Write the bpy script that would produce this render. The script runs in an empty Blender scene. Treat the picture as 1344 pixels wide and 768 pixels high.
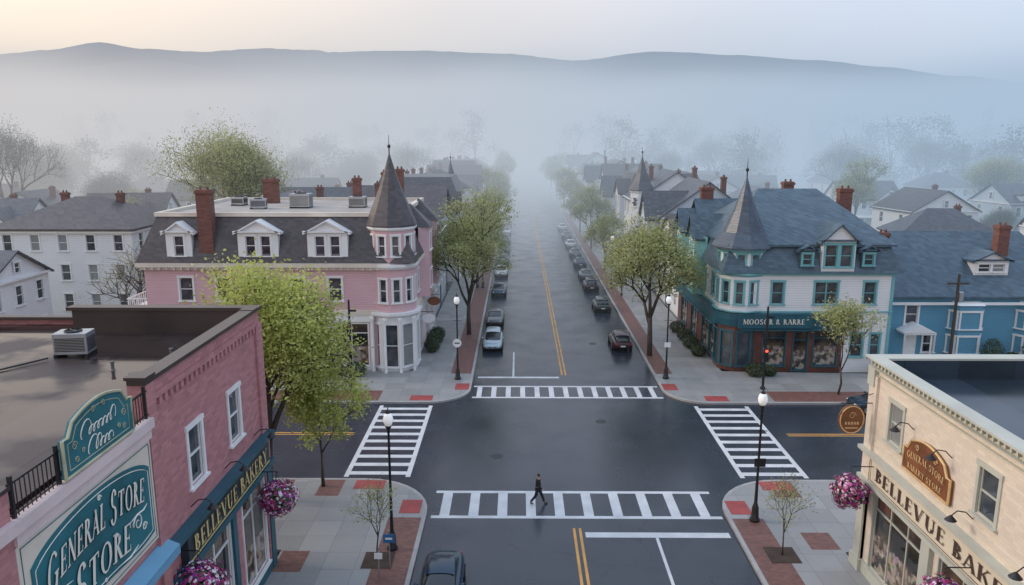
import bpy,bmesh,math,random
from mathutils import Vector,Matrix
R=math.radians; PI=math.pi
S=bpy.context.scene; C=S.collection
rnd=random.Random(7)
OFF={}
# ---------------------------------------------------------------- materials
MT={}
def M(name,col,rough=.7,var=.18,scale=2.5,bump=0,kind='plain',col2=None,metal=0,bs=(.22,.075),spec=.5,emit=0,trans=0,r2=None,detail=6,rr_=(.35,.65)):
    if name in MT: return MT[name]
    m=bpy.data.materials.new(name); m.use_nodes=True; nt=m.node_tree; N=nt.nodes; L=nt.links
    b=N['Principled BSDF']; b.inputs['Metallic'].default_value=metal
    b.inputs['Specular IOR Level'].default_value=spec
    tc=N.new('ShaderNodeTexCoord'); co=tc.outputs['Object']
    def mix(f,a,c,mode='MIX'):
        n=N.new('ShaderNodeMix'); n.data_type='RGBA'; n.blend_type=mode
        for k,v in ((0,f),(6,a),(7,c)):
            if hasattr(v,'links'): L.new(v,n.inputs[k])
            else: n.inputs[k].default_value=v if k==0 else (*v[:3],1)
        return n.outputs[2]
    def noise(sc,vec=co,det=detail):
        n=N.new('ShaderNodeTexNoise'); n.inputs['Scale'].default_value=sc; n.inputs['Detail'].default_value=det
        L.new(vec,n.inputs['Vector']); return n.outputs['Fac']
    def ramp(x,a,c):
        n=N.new('ShaderNodeMapRange'); n.inputs[1].default_value=a; n.inputs[2].default_value=c; L.new(x,n.inputs[0]); return n.outputs[0]
    def math_(op,a,c):
        n=N.new('ShaderNodeMath'); n.operation=op
        for k,v in ((0,a),(1,c)):
            if hasattr(v,'links'): L.new(v,n.inputs[k])
            else: n.inputs[k].default_value=v
        return n.outputs[0]
    big=ramp(noise(scale*.22),.3,.7); small=ramp(noise(scale*3),.3,.7)
    dk=tuple(c*(1-var*1.5) for c in col); lt=tuple(min(1,c*(1+var)) for c in col)
    height=None
    if kind in('brick','slab','shingle'):
        sp=N.new('ShaderNodeSeparateXYZ'); L.new(co,sp.inputs[0]); cb=N.new('ShaderNodeCombineXYZ')
        if kind=='slab': L.new(sp.outputs[0],cb.inputs[0]); L.new(sp.outputs[1],cb.inputs[1])
        else: L.new(math_('ADD',sp.outputs[0],sp.outputs[1]),cb.inputs[0]); L.new(sp.outputs[2],cb.inputs[1])
        bt=N.new('ShaderNodeTexBrick'); L.new(cb.outputs[0],bt.inputs['Vector']); bt.inputs['Scale'].default_value=1
        bt.inputs['Brick Width'].default_value=bs[0]; bt.inputs['Row Height'].default_value=bs[1]
        bt.inputs['Mortar Size'].default_value={'brick':.008,'slab':.012,'shingle':.006}[kind] if bs[0]<2 else .03
        if kind=='slab' and bs[0]>.8: bt.offset=0
        bt.inputs['Mortar Smooth'].default_value=.3
        bt.inputs['Color1'].default_value=(*dk,1); bt.inputs['Color2'].default_value=(*lt,1)
        mc=col2 or tuple(c*.55 for c in col); bt.inputs['Mortar'].default_value=(*mc,1)
        c=mix(math_('MULTIPLY',big,.5),bt.outputs['Color'],mix(.5,bt.outputs['Color'],dk))
        c=mix(math_('MULTIPLY',small,.25),c,lt)
        height=math_('SUBTRACT',1.0,bt.outputs['Fac'])
    elif kind=='siding':
        sp=N.new('ShaderNodeSeparateXYZ'); L.new(co,sp.inputs[0])
        fr=math_('FRACT',math_('MULTIPLY',sp.outputs[2],1/.2),0)
        edge=ramp(fr,0.0,.16)
        c=mix(big,col,dk); c=mix(math_('MULTIPLY',small,.4),c,lt)
        c=mix(edge,tuple(x*.55 for x in col),c); height=math_('SUBTRACT',1.0,fr)
    elif kind=='leaf':
        gi=N.new('ShaderNodeNewGeometry')
        c=mix(ramp(noise(scale),.35,.65),dk,lt); c=mix(math_('MULTIPLY',gi.outputs['Random Per Island'],.6),c,col2 or lt)
    elif kind=='petal':
        gi=N.new('ShaderNodeNewGeometry'); rr=gi.outputs['Random Per Island']
        f=math_('FRACT',math_('ADD',rr,math_('MULTIPLY',noise(3.0),2.0)),0)
        c=mix(math_('GREATER_THAN',f,.38),col,(.22,.03,.30)); c=mix(math_('GREATER_THAN',f,.55),c,(.62,.16,.36)); c=mix(math_('GREATER_THAN',f,.74),c,col2)
    elif kind=='pane':
        oi=N.new('ShaderNodeObjectInfo'); rr=oi.outputs['Random']
        c=mix(rr,col,col2); c=mix(math_('MULTIPLY',ramp(noise(.9),.45,.6),.35),c,(.16,.17,.19))
        c=mix(math_('MULTIPLY',math_('GREATER_THAN',rr,.75),.5),c,(.40,.41,.40))
    elif kind=='shop':
        vo=N.new('ShaderNodeTexVoronoi'); vo.inputs['Scale'].default_value=3.6; L.new(co,vo.inputs['Vector'])
        sp=N.new('ShaderNodeSeparateXYZ'); L.new(co,sp.inputs[0])
        low=math_('LESS_THAN',sp.outputs[2],1.7)
        hs=N.new('ShaderNodeHueSaturation'); hs.inputs['Saturation'].default_value=.4; hs.inputs['Value'].default_value=.65; L.new(vo.outputs['Color'],hs.inputs['Color'])
        f=math_('MULTIPLY',math_('MULTIPLY',ramp(noise(2.4),.44,.56),low),.85)
        c=mix(f,col,mix(.45,hs.outputs[0],col2)); c=mix(math_('MULTIPLY',ramp(noise(.7),.42,.7),.35),c,col2)
    elif kind=='asphalt':
        c=mix(math_('MULTIPLY',big,.3),dk,lt); c=mix(math_('MULTIPLY',ramp(noise(60),.4,.7),.22),c,tuple(x*1.6 for x in col))
        mp=N.new('ShaderNodeMapping'); L.new(co,mp.inputs[0]); mp.inputs['Scale'].default_value=(.7,.012,1)
        c=mix(math_('MULTIPLY',ramp(noise(1.0,mp.outputs[0],2),.45,.7),.18),c,tuple(x*.6 for x in col))
        vo=N.new('ShaderNodeTexVoronoi'); vo.feature='DISTANCE_TO_EDGE'; vo.inputs['Scale'].default_value=.11
        nv=N.new('ShaderNodeTexNoise'); nv.inputs['Scale'].default_value=.6; L.new(co,nv.inputs['Vector'])
        vm=N.new('ShaderNodeVectorMath'); vm.operation='MULTIPLY_ADD'; L.new(nv.outputs['Color'],vm.inputs[0]); vm.inputs[1].default_value=(2.5,2.5,0); L.new(co,vm.inputs[2]); L.new(vm.outputs[0],vo.inputs['Vector'])
        crack=math_('LESS_THAN',vo.outputs['Distance'],.0022)
        c=mix(math_('MULTIPLY',crack,.6),c,tuple(x*.4 for x in col))
        height=noise(40)
    else:
        c=mix(big,dk,lt) if not col2 else mix(big,col,col2); c=mix(math_('MULTIPLY',small,.5),c,col)
        if bump: height=noise(scale*6)
    L.new(c,b.inputs['Base Color'])
    if r2 is not None:
        mr=N.new('ShaderNodeMapRange'); L.new(noise(scale*.35,co,3),mr.inputs[0]); mr.inputs[1].default_value=rr_[0]; mr.inputs[2].default_value=rr_[1]
        mr.inputs[3].default_value=rough; mr.inputs[4].default_value=r2; L.new(mr.outputs[0],b.inputs['Roughness'])
    else: b.inputs['Roughness'].default_value=rough
    if bump and height is not None:
        bp=N.new('ShaderNodeBump'); bp.inputs['Strength'].default_value=bump; bp.inputs['Distance'].default_value=.02
        L.new(height,bp.inputs['Height']); L.new(bp.outputs[0],b.inputs['Normal'])
    if emit: L.new(c,b.inputs['Emission Color']); b.inputs['Emission Strength'].default_value=emit
    if trans:
        t=N.new('ShaderNodeBsdfTranslucent'); L.new(c,t.inputs['Color']); mx=N.new('ShaderNodeMixShader'); mx.inputs[0].default_value=trans
        L.new(b.outputs[0],mx.inputs[1]); L.new(t.outputs[0],mx.inputs[2]); L.new(mx.outputs[0],N['Material Output'].inputs['Surface'])
    MT[name]=m; return m
asph=M('wet_asphalt',(.031,.039,.053),.17,.12,1.0,.10,'asphalt',r2=.30)
conc=M('concrete_slabs',(.29,.29,.285),.4,.13,2,.3,'slab',(.13,.13,.13),bs=(1.5,1.5),r2=.75)
kerbm=M('granite_kerb',(.36,.35,.34),.7,.15,3,.2)
pave=M('brick_paving',(.20,.085,.065),.6,.25,3,.4,'slab',(.12,.09,.08),bs=(.25,.12))
tact=M('tactile_red',(.34,.06,.055),.6,.2,4,.4)
mark=M('road_paint_white',(.66,.67,.68),.5,.10,5,.15,col2=(.46,.47,.48))
yel=M('road_paint_yellow',(.64,.32,.07),.6,.2,4,.15)
soil=M('soil',(.06,.04,.03),.95,.3,6,.5)
ground=M('lawn',(.085,.11,.055),.95,.3,.25,.3,col2=(.13,.13,.10))
pinkbrick=M('pink_brick',(.45,.20,.205),.8,.15,2,.5,'brick',(.35,.19,.19),bs=(.42,.14))
pinkdark=M('pink_wall',(.64,.41,.43),.8,.08,2,.3,'siding')
mural=M('painted_plaster',(.66,.54,.53),.8,.10,3,.15)
cream=M('cream_brick',(.66,.58,.48),.75,.07,2,.25,'brick',(.55,.48,.40),bs=(.42,.14))
creamt=M('cream_trim',(.66,.59,.50),.6,.10,3,.1)
sage=M('sage_grey_trim',(.46,.47,.41),.6,.10,3,.1)
white=M('white_trim',(.76,.76,.75),.55,.07,3,.1)
wsid=M('white_siding',(.74,.75,.76),.65,.06,2,.3,'siding')
gsid=M('grey_siding',(.44,.46,.48),.65,.1,2,.35,'siding')
bsid=M('blue_siding',(.10,.29,.42),.6,.10,2,.35,'siding')
lsid=M('pale_blue_siding',(.52,.60,.66),.6,.1,2,.35,'siding')
ysid=M('buff_siding',(.62,.59,.53),.6,.1,2,.35,'siding')
redb=M('red_brick',(.17,.07,.052),.85,.22,2,.4,'brick',(.18,.13,.12),bs=(.42,.14))
slate=M('slate_roof',(.075,.083,.10),.4,.25,2,.5,'shingle',bs=(.4,.22))
dslate=M('dark_roof',(.078,.068,.072),.45,.25,2,.5,'shingle',bs=(.4,.22))
tslate=M('teal_slate_roof',(.065,.108,.145),.4,.25,2,.5,'shingle',bs=(.4,.22))
bslate=M('blue_grey_slate_roof',(.055,.078,.11),.4,.25,2,.5,'shingle',bs=(.4,.22))
teal=M('teal_trim',(.16,.40,.43),.55,.1,3,.1)
dteal=M('dark_teal',(.018,.095,.13),.45,.15,3,.1)
wetroof=M('wet_membrane_roof',(.046,.033,.033),.07,.3,.8,.05,'slab',(.02,.016,.016),bs=(2.4,9),r2=.5,spec=.45,rr_=(.44,.56))
wetroof2=M('wet_blue_roof',(.020,.034,.05),.06,.3,.5,.05,'slab',(.01,.015,.02),bs=(2.4,9),r2=.35)
gravel=M('gravel_roof',(.38,.35,.32),.85,.2,2,.4)
cap=M('brown_coping',(.05,.036,.034),.35,.2,3,.1)
metal=M('galvanised_metal',(.42,.45,.48),.35,.15,4,.05,metal=.7)
dpipe=M('dull_lead_pipe',(.12,.12,.13),.6,.15,4,.05)
dmetal=M('black_metal',(.018,.018,.02),.4,.2,5,.1,spec=.4)
glass=M('window_glass',(.012,.016,.022),.05,0,1,0,'pane',(.06,.075,.09),spec=.9)
shopg=M('shop_glass',(.02,.02,.02),.05,0,1,0,'shop',(.34,.22,.12),spec=.8)
gold=M('gold_letters',(.62,.48,.20),.4,.1,5)
signblk=M('black_signboard',(.02,.035,.04),.45,.2,4,.05)
signteal=M('teal_signboard',(.018,.14,.17),.5,.3,3,.15)
wood=M('carved_wood',(.20,.075,.03),.5,.35,6,.3)
dwood=M('red_shop_timber',(.13,.045,.032),.5,.35,4,.2)
woodl=M('wood_letters',(.62,.42,.20),.5,.15,6)
gilt=M('weathered_gilt',(.42,.40,.26),.5,.25,6)
lettw=M('cream_white_letters',(.76,.73,.64),.5,.07,6)
brown=M('brown_letters',(.06,.035,.025),.6,.1,6)
bark=M('bark',(.075,.06,.05),.95,.3,6,.6)
barkg=M('grey_bark',(.17,.16,.155),.95,.3,6,.5)
leafY=M('yellow_green_leaves',(.43,.47,.11),.6,.3,.45,0,'leaf',(.58,.60,.22),trans=.4)
leafG=M('spring_green_leaves',(.36,.39,.15),.6,.3,.35,0,'leaf',(.50,.51,.26),trans=.42)
leafO=M('olive_bud_leaves',(.42,.43,.20),.7,.25,.3,0,'leaf',(.54,.53,.28),trans=.38)
leafD=M('dark_green_leaves',(.045,.075,.03),.6,.4,1.2,0,'leaf',(.08,.11,.04),trans=.2)
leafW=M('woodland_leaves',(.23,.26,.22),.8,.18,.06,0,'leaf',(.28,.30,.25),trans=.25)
petal=M('mixed_petals',(.42,.03,.16),.6,.4,2.5,0,'petal',(.80,.74,.80),trans=.25)
glob=M('frosted_globe',(.82,.82,.80),.3,.03,3,emit=.25)
tyre=M('tyre_rubber',(.015,.015,.016),.8,.2,8)
rim=M('alloy_rim',(.4,.41,.42),.3,.1,8,metal=.8)
carglass=M('car_glass',(.015,.02,.025),.05,.1,2,spec=.8)
lampw=M('headlight_lens',(.7,.72,.74),.1,.05,9)
lampr=M('tail_light_lens',(.30,.02,.02),.2,.05,9,emit=.15)
redlamp=M('red_signal',(1,.04,.02),.3,0,9,emit=6)
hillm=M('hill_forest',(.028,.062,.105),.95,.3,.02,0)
skin=M('skin',(.42,.26,.19),.6,.05,9); cloth=M('dark_cloth',(.012,.014,.018),.85,.3,9); cloth2=M('dark_trousers',(.018,.022,.03),.85,.3,9)
hairm=M('black_hair',(.012,.01,.009),.6,.2,9)
signw=M('white_sign_face',(.75,.75,.74),.4,.03,5); signb=M('blue_sign_face',(.03,.14,.30),.4,.1,5)
blueaw=M('blue_awning',(.14,.34,.50),.6,.1,3,.1)
signband=M('cream_signband',(.66,.59,.46),.55,.08,3,.1)
# ---------------------------------------------------------------- mesh builder
class MB:
    def __init__(s): s.v=[]; s.f=[]
    def add(s,vs,fs):
        n=len(s.v); s.v+=[tuple(p) for p in vs]; s.f+=[tuple(i+n for i in f) for f in fs]; return s
    def quad(s,*p): return s.add(p,[tuple(range(len(p)))])
    def frust(s,p0,z0,p1,z1):
        n=len(p0); vs=[(x,y,z0) for x,y in p0]+[(x,y,z1) for x,y in p1]
        return s.add(vs,[tuple(range(n))[::-1],tuple(range(n,2*n))]+[(i,(i+1)%n,n+(i+1)%n,n+i) for i in range(n)])
    def prism(s,p,z0,z1): return s.frust(p,z0,p,z1)
    def box(s,x0,x1,y0,y1,z0,z1): return s.prism([(x0,y0),(x1,y0),(x1,y1),(x0,y1)],z0,z1)
    def lathe(s,prof,cx=0,cy=0,cz=0,n=12,ph=0):
        vs=[];m=len(prof)
        for r,z in prof:
            for k in range(n):
                a=2*PI*k/n+ph; vs.append((cx+r*math.cos(a),cy+r*math.sin(a),cz+z))
        fs=[(j*n+k,j*n+(k+1)%n,(j+1)*n+(k+1)%n,(j+1)*n+k) for j in range(m-1) for k in range(n)]
        fs+=[tuple(range(n))[::-1],tuple(range((m-1)*n,m*n))]
        return s.add(vs,fs)
    def tube(s,pts,rad,n=6):
        pts=[Vector(p) for p in pts]
        if not isinstance(rad,(list,tuple)): rad=[rad]*len(pts)
        vs=[]
        for i,p in enumerate(pts):
            d=(pts[min(i+1,len(pts)-1)]-pts[max(i-1,0)]); d=d.normalized() if d.length>1e-6 else Vector((0,0,1))
            a=d.cross(Vector((0,0,1)) if abs(d.z)<.9 else Vector((1,0,0))).normalized(); b=d.cross(a)
            for k in range(n):
                t=2*PI*k/n; vs.append(p+(a*math.cos(t)+b*math.sin(t))*rad[i])
        m=len(pts); fs=[(j*n+k,j*n+(k+1)%n,(j+1)*n+(k+1)%n,(j+1)*n+k) for j in range(m-1) for k in range(n)]
        fs+=[tuple(range(n))[::-1],tuple(range((m-1)*n,m*n))]
        return s.add(vs,fs)
    def rod(s,a,b,r,n=6): return s.tube([a,b],r,n)
    def slab(s,q,t):
        lo=[(x,y,z-t) for x,y,z in q]
        return s.add(list(q)+lo,[(0,1,2,3),(7,6,5,4),(0,4,5,1),(1,5,6,2),(2,6,7,3),(3,7,4,0)])
    def loft(s,rings,cl=True):
        n=len(rings[0]); m=len(rings); e=n if cl else n-1
        fs=[(j*n+k,j*n+(k+1)%n,(j+1)*n+(k+1)%n,(j+1)*n+k) for j in range(m-1) for k in range(e)]
        if cl: fs+=[tuple(range(n)),tuple(range((m-1)*n,m*n))]
        return s.add([p for r in rings for p in r],fs)
    def build(s,name,mat,parent=None,smooth=False,recalc=True,sub=0,bev=0):
        off=OFF.get(parent.name,Vector((0,0,0))) if parent else Vector((0,0,0))
        me=bpy.data.meshes.new(name); me.from_pydata([(x-off.x,y-off.y,z-off.z) for x,y,z in s.v],[],s.f)
        if recalc:
            bm=bmesh.new(); bm.from_mesh(me); bmesh.ops.recalc_face_normals(bm,faces=bm.faces); bm.to_mesh(me); bm.free()
        me.materials.append(mat)
        if smooth: me.polygons.foreach_set('use_smooth',[True]*len(me.polygons))
        o=bpy.data.objects.new(name,me); C.objects.link(o)
        if parent: o.parent=parent; OFF[o.name]=off
        if sub: md=o.modifiers.new('s','SUBSURF'); md.levels=sub; md.render_levels=sub
        if bev: md=o.modifiers.new('b','BEVEL'); md.width=bev; md.segments=2; md.limit_method='ANGLE'
        return o
def tag(o,label,cat=None,group=None,kind=None):
    if label: o['label']=label
    if cat: o['category']=cat
    if group: o['group']=group
    if kind: o['kind']=kind
    return o
def thing(name,label,cat,loc=(0,0,0),rz=0,group=None,world=False):
    o=bpy.data.objects.new(name,None); C.objects.link(o); o.empty_display_size=.3
    o.location=loc; o.rotation_euler=(0,0,rz); tag(o,label,cat,group)
    if world: OFF[o.name]=Vector(loc)
    return o
def struct(name,mb,m,label,cat,**k): return tag(mb.build(name,m,**k),label,cat,kind='structure')
def inst(name,me,parent,loc=(0,0,0),rz=0):
    o=bpy.data.objects.new(name,me); C.objects.link(o); o.parent=parent; o.location=loc; o.rotation_euler=(0,0,rz); return o
def dup(root,loc,rz,label,group=None,sc=None):
    def cp(o,p):
        c=o.copy(); C.objects.link(c); c.parent=p
        for ch in [x for x in o.children]: cp(ch,c)
        return c
    r=cp(root,None); r.location=loc; r.rotation_euler=(0,0,rz); r['label']=label
    if group: r['group']=group
    if sc: r.scale=sc
    return r
# ---------------------------------------------------------------- windows & facades
WC={}
def mesh_of(mb,name,mat):
    o=mb.build(name,mat); me=o.data; bpy.data.objects.remove(o); return me
def win_mesh(w,h,style,fm):
    k=(round(w,2),round(h,2),style,fm.name)
    if k in WC: return WC[k]
    f=MB(); c=.12; e=.06
    if style=='shop': c=.05
    f.box(-c,.03,-.05,.03,0,h); f.box(w-.03,w+c,-.05,.03,0,h); f.box(-c-.03,w+c+.03,-.08,.031,h-.03,h+c+.02)
    f.box(.03,.03+e,.05,.1,.002,h-.03); f.box(w-.03-e,w-.03,.05,.1,.002,h-.03)
    f.box(.03+e,w-.03-e,.05,.1,.002,e); f.box(.03+e,w-.03-e,.05,.1,h-.03-e,h-.031)
    if style=='shop':
        n=max(1,round(w/1.4))
        for i in range(1,n): f.box(w*i/n-.035,w*i/n+.035,.045,.1,e,h-.03-e)
        f.box(.03+e,w-.03-e,.04,.1,h*.76,h*.76+.07)
    else:
        f.box(.03+e,w-.03-e,.045,.1,h*.5-.03,h*.5+.03)
        if w>1.5:f.box(w/2-.05,w/2+.05,.03,.1,e,h-.03-e)
    p=MB().quad((.03,.095,0),(w-.03,.095,0),(w-.03,.095,h),(.03,.095,h))
    s=MB().box(-c-.06,w+c+.06,-.14,.06,-.09,-.002)
    WC[k]=(mesh_of(f,'window',fm),mesh_of(p,'pane',shopg if style=='shop' else glass),mesh_of(s,'sill',fm)); return WC[k]
def window(T,P,rz,w,h,style='dh',fm=None,detail=1):
    fm=fm or white; a,b,c=win_mesh(w,h,style,fm); off=OFF.get(T.name,Vector((0,0,0)))
    o=inst('window',a,T,Vector(P)-off,rz); inst('pane',b,o)
    if detail: inst('sill',c,o)
    return o
def facade(mb,T,p0,p1,z0,z1,wins=(),fm=None,detail=1):
    p0=Vector(p0);p1=Vector(p1);d=p1-p0;L=d.length;d=d/L;n=Vector((d.y,-d.x));rz=math.atan2(d.y,d.x)
    W=[(w+('dh',))[:5] for w in wins]; ops=[(s-w/2,s+w/2,zb,zb+h) for s,zb,w,h,_ in W]
    xs=sorted({0.,L,*[o[0] for o in ops],*[o[1] for o in ops]}); zs=sorted({z0,z1,*[o[2] for o in ops],*[o[3] for o in ops]})
    def P(s,z,q=0): v=p0+d*s-n*q; return (v.x,v.y,z)
    for xa,xb in zip(xs,xs[1:]):
        for za,zb in zip(zs,zs[1:]):
            cx=(xa+xb)/2;cz=(za+zb)/2
            if any(o[0]<cx<o[1] and o[2]<cz<o[3] for o in ops): continue
            mb.quad(P(xa,za),P(xb,za),P(xb,zb),P(xa,zb))
    for a,b,c,e in ops:
        for q in ((a,c,b,c),(b,c,b,e),(b,e,a,e),(a,e,a,c)):
            mb.quad(P(q[0],q[1]),P(q[2],q[3]),P(q[2],q[3],.16),P(q[0],q[1],.16))
    for (s,zb,w,h,st) in W: window(T,P(s-w/2,zb),rz,w,h,st,fm,detail)
def door(T,P,rz,w=1,h=2.2,m=None,nm='door'):
    off=OFF.get(T.name,Vector((0,0,0)))
    o=MB().box(0,w,-.06,.02,0,h).box(.12,w-.12,-.08,-.058,.2,h*.45).box(.12,w-.12,-.08,-.058,h*.52,h-.15).build(nm,m or dteal)
    o.parent=T;o.location=Vector(P)-off;o.rotation_euler=(0,0,rz)
    k=MB().rod((w-.15,-.12,1),(w-.15,-.12,1.15),.02).build('handle',metal); k.parent=o
    return o
def gable(mb,x0,x1,y0,y1,z,rh,axis='x',ov=.4,t=.16):
    if axis=='x':
        ym=(y0+y1)/2; s=rh/((y1-y0)/2); zl=z-ov*s
        mb.slab([(x0-ov,y0-ov,zl),(x1+ov,y0-ov,zl),(x1+ov,ym,z+rh),(x0-ov,ym,z+rh)],t)
        mb.slab([(x1+ov,y1+ov,zl),(x0-ov,y1+ov,zl),(x0-ov,ym,z+rh+.002),(x1+ov,ym,z+rh+.002)],t)
    else:
        xm=(x0+x1)/2; s=rh/((x1-x0)/2); zl=z-ov*s
        mb.slab([(x0-ov,y1+ov,zl),(x0-ov,y0-ov,zl),(xm,y0-ov,z+rh),(xm,y1+ov,z+rh)],t)
        mb.slab([(x1+ov,y0-ov,zl),(x1+ov,y1+ov,zl),(xm,y1+ov,z+rh+.002),(xm,y0-ov,z+rh+.002)],t)
def hip(mb,x0,x1,y0,y1,z,rh,ov=.4,fr=1.0):
    x0-=ov;x1+=ov;y0-=ov;y1+=ov; w=x1-x0;d=y1-y0; m=min(w,d)/2*fr
    if w>=d or fr<1: r=[(x0+m,(y0+y1)/2,z+rh),(x1-m,(y0+y1)/2,z+rh)]; f=[(0,1,5,4),(1,2,5),(2,3,4,5),(3,0,4)]
    else: r=[((x0+x1)/2,y0+m,z+rh),((x0+x1)/2,y1-m,z+rh)]; f=[(0,1,4),(1,2,5,4),(2,3,5),(3,0,4,5)]
    v=[(x0,y0,z),(x1,y0,z),(x1,y1,z),(x0,y1,z)]+r; lo=[(a,b,z-.18) for a,b,_ in v[:4]]
    mb.add(v+lo,f+[(0,6,7,1),(1,7,8,2),(2,8,9,3),(3,9,6,0),(9,8,7,6)])
def chimney(T,roof,x,y,z0,z1,w=.9,d=.7,m=None):
    mb=MB().box(x-w/2,x+w/2,y-d/2,y+d/2,z0,z1-.3).box(x-w/2-.08,x+w/2+.08,y-d/2-.08,y+d/2+.08,z1-.3,z1-.08)
    mb.box(x-w/2,x+w/2,y-d/2,y+d/2,z1-.08,z1)
    for k in (-.25,.25): mb.lathe([(.11,0),(.09,.25)],x+k*w,y,z1,8)
    return mb.build('chimney',m or redb,roof)
def dormer(T,cx,yf,z,w,h,dep,nw,wm,rm,rh=.9,fm=None,winw=.85):
    x0=cx-w/2;x1=cx+w/2
    D=MB(); off=OFF.get(T.name,Vector((0,0,0)))
    D.quad((x1,yf,z),(x1,yf+dep,z),(x1,yf+dep,z+h),(x1,yf,z+h)).quad((x0,yf+dep,z),(x0,yf,z),(x0,yf,z+h),(x0,yf+dep,z+h))
    D.quad((x0,yf,z+h),(x1,yf,z+h),(cx,yf,z+h+rh))
    sp=[cx-.62-x0,cx+.62-x0] if w>2.5 else [w/2]
    W=[(s,z+.35,winw,h-.75) for s in sp]
    me=bpy.data.meshes.new('dormer'); b=bpy.data.objects.new('dormer',me); C.objects.link(b); b.parent=T; OFF[b.name]=off
    facade(D,b,(x0,yf),(x1,yf),z,z+h,W,fm)
    tmp=D.build('t',wm,T,recalc=False); b.data=tmp.data; bpy.data.objects.remove(tmp)
    r=MB(); gable(r,x0,x1,yf,yf+dep,z+h,rh,'y',.28,.14)
    r.box(x0-.3,x1+.3,yf-.28,yf-.02,z+h-.12,z+h+.0)
    r.build('dormer_roof',rm,b)
    return b
# ---------------------------------------------------------------- serif lettering
def glyph(ch):
    t=.17;n=.065;P=[]
    def r(x0,y0,x1,y1): P.append([(x0,y0),(x1,y0),(x1,y1),(x0,y1)])
    def sl(x0,y0,x1,y1,w): P.append([(x0-w/2,y0),(x0+w/2,y0),(x1+w/2,y1),(x1-w/2,y1)])
    def arc(cx,cy,rx,ry,a0,a1):
        m=14
        for i in range(m):
            q=[]
            for a,o in ((i,1),(i+1,1),(i+1,0),(i,0)):
                A=R(a0+(a1-a0)*a/m); w=n+(t-n)*abs(math.cos(A)); k=0 if o else w
                q.append((cx+(rx-k)*math.cos(A),cy+(ry-(0 if o else n+(w-n)*.35))*math.sin(A)))
            P.append(q)
    def se(x,y,w=.3): r(x-w/2,y,x+w/2,y+.055)
    if ch=='A': sl(.08,0,.37,1,n);sl(.68,0,.37,1,t);r(.2,.3,.56,.36);se(.08,0,.22);se(.68,0,.28);W=.76
    elif ch=='B': r(.08,0,.08+t,1);arc(.2,.75,.3,.25,-90,90);arc(.2,.27,.36,.27,-90,90);se(.14,0,.26);se(.14,.95,.26);W=.6
    elif ch=='E': r(.08,0,.08+t,1);r(.2,0,.56,.06);r(.2,.94,.54,1);r(.2,.48,.44,.54);r(.51,.06,.56,.22);r(.49,.8,.54,.94);r(.41,.4,.45,.62);se(.14,-.001,.26);W=.6
    elif ch=='G': arc(.42,.5,.38,.52,40,345);r(.6,.06,.74,.42);se(.67,.4,.3);W=.86
    elif ch=='K': r(.08,0,.08+t,1);sl(.24,.42,.6,1,n);sl(.66,0,.36,.6,t);se(.15,0,.28);se(.15,.95,.28);se(.66,0,.24);se(.6,.95,.22);W=.76
    elif ch=='L': r(.08,0,.08+t,1);r(.2,0,.54,.06);r(.49,.06,.54,.26);se(.15,.95,.28);W=.57
    elif ch=='M': r(.08,0,.08+n,1);r(.74,0,.74+t*.8,1);sl(.44,.1,.14,1,t);sl(.44,.1,.76,1,n);se(.11,0,.22);se(.8,0,.26);W=.92
    elif ch=='N': r(.1,0,.1+n,1);r(.62,0,.62+n,1);sl(.66,0,.13,1,t);se(.13,0,.24);se(.65,.95,.24);W=.78
    elif ch=='O': arc(.43,.5,.39,.52,0,360);W=.86
    elif ch=='&': arc(.3,.76,.2,.24,0,360);arc(.32,.27,.28,.28,60,330);sl(.72,0,.22,.6,.12);W=.8
    elif ch=='R': r(.08,0,.08+t,1);arc(.2,.74,.32,.26,-90,90);sl(.62,0,.34,.5,t);se(.15,0,.28);se(.15,.95,.26);se(.64,0,.22);W=.7
    elif ch=='S': arc(.32,.75,.24,.27,15,270);arc(.3,.26,.27,.28,90,-165);W=.62
    elif ch=='T': r(.27,0,.27+t,.94);r(.03,.94,.66,1);r(.03,.78,.08,.94);r(.61,.78,.66,.94);se(.345,0,.3);W=.69
    elif ch=='U': r(.1,.3,.1+t,1);r(.6,.3,.6+n,1);arc(.38,.32,.28,.34,180,360);se(.17,.95,.28);se(.63,.95,.22);W=.78
    elif ch=='V': sl(.38,0,.12,1,t);sl(.38,0,.66,1,n);se(.12,.95,.26);se(.66,.95,.22);W=.76
    elif ch=='Y': sl(.36,.42,.12,1,t);sl(.36,.42,.62,1,n);r(.29,0,.44,.46);se(.36,0,.3);se(.12,.95,.26);se(.62,.95,.2);W=.72
    else: W=.35
    return P,W+.07
def lettering(parent,txt,O,ex,h,W,mat,bow=0,slope=0,shadow=None,n=None,skew=0,caps=()):
    ex=Vector(ex); nn=n or Vector((ex.y,-ex.x,0)); O=Vector(O)
    G=[(*glyph(c),1.35 if i in caps else 1) for i,c in enumerate(txt)]; tot=sum(g[1]*(1.2 if g[2]>1 else 1) for g in G); k=W/tot
    def run(eps,dx,dz,m):
        mb=MB(); x=0; e=0
        for P,w,sc in G:
            wx=1.2 if sc>1 else 1
            for q in P:
                e+=.00035; pts=[]
                for a,b in q:
                    a*=wx; b=(b-.12)*sc if sc>1 else b
                    s=(x+a)/tot; lift=bow*math.sin(PI*s)+slope*s
                    pts.append(O+ex*((x+a)*k+dx+b*skew)+Vector((0,0,b*h+lift+dz))+nn*(eps+e%.02))
                mb.quad(*pts)
            x+=w*wx
        return mb.build('lettering',m,parent,recalc=False)
    if shadow: run(.004,.05,-.05,shadow)
    return run(.03,0,0,mat)
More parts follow.
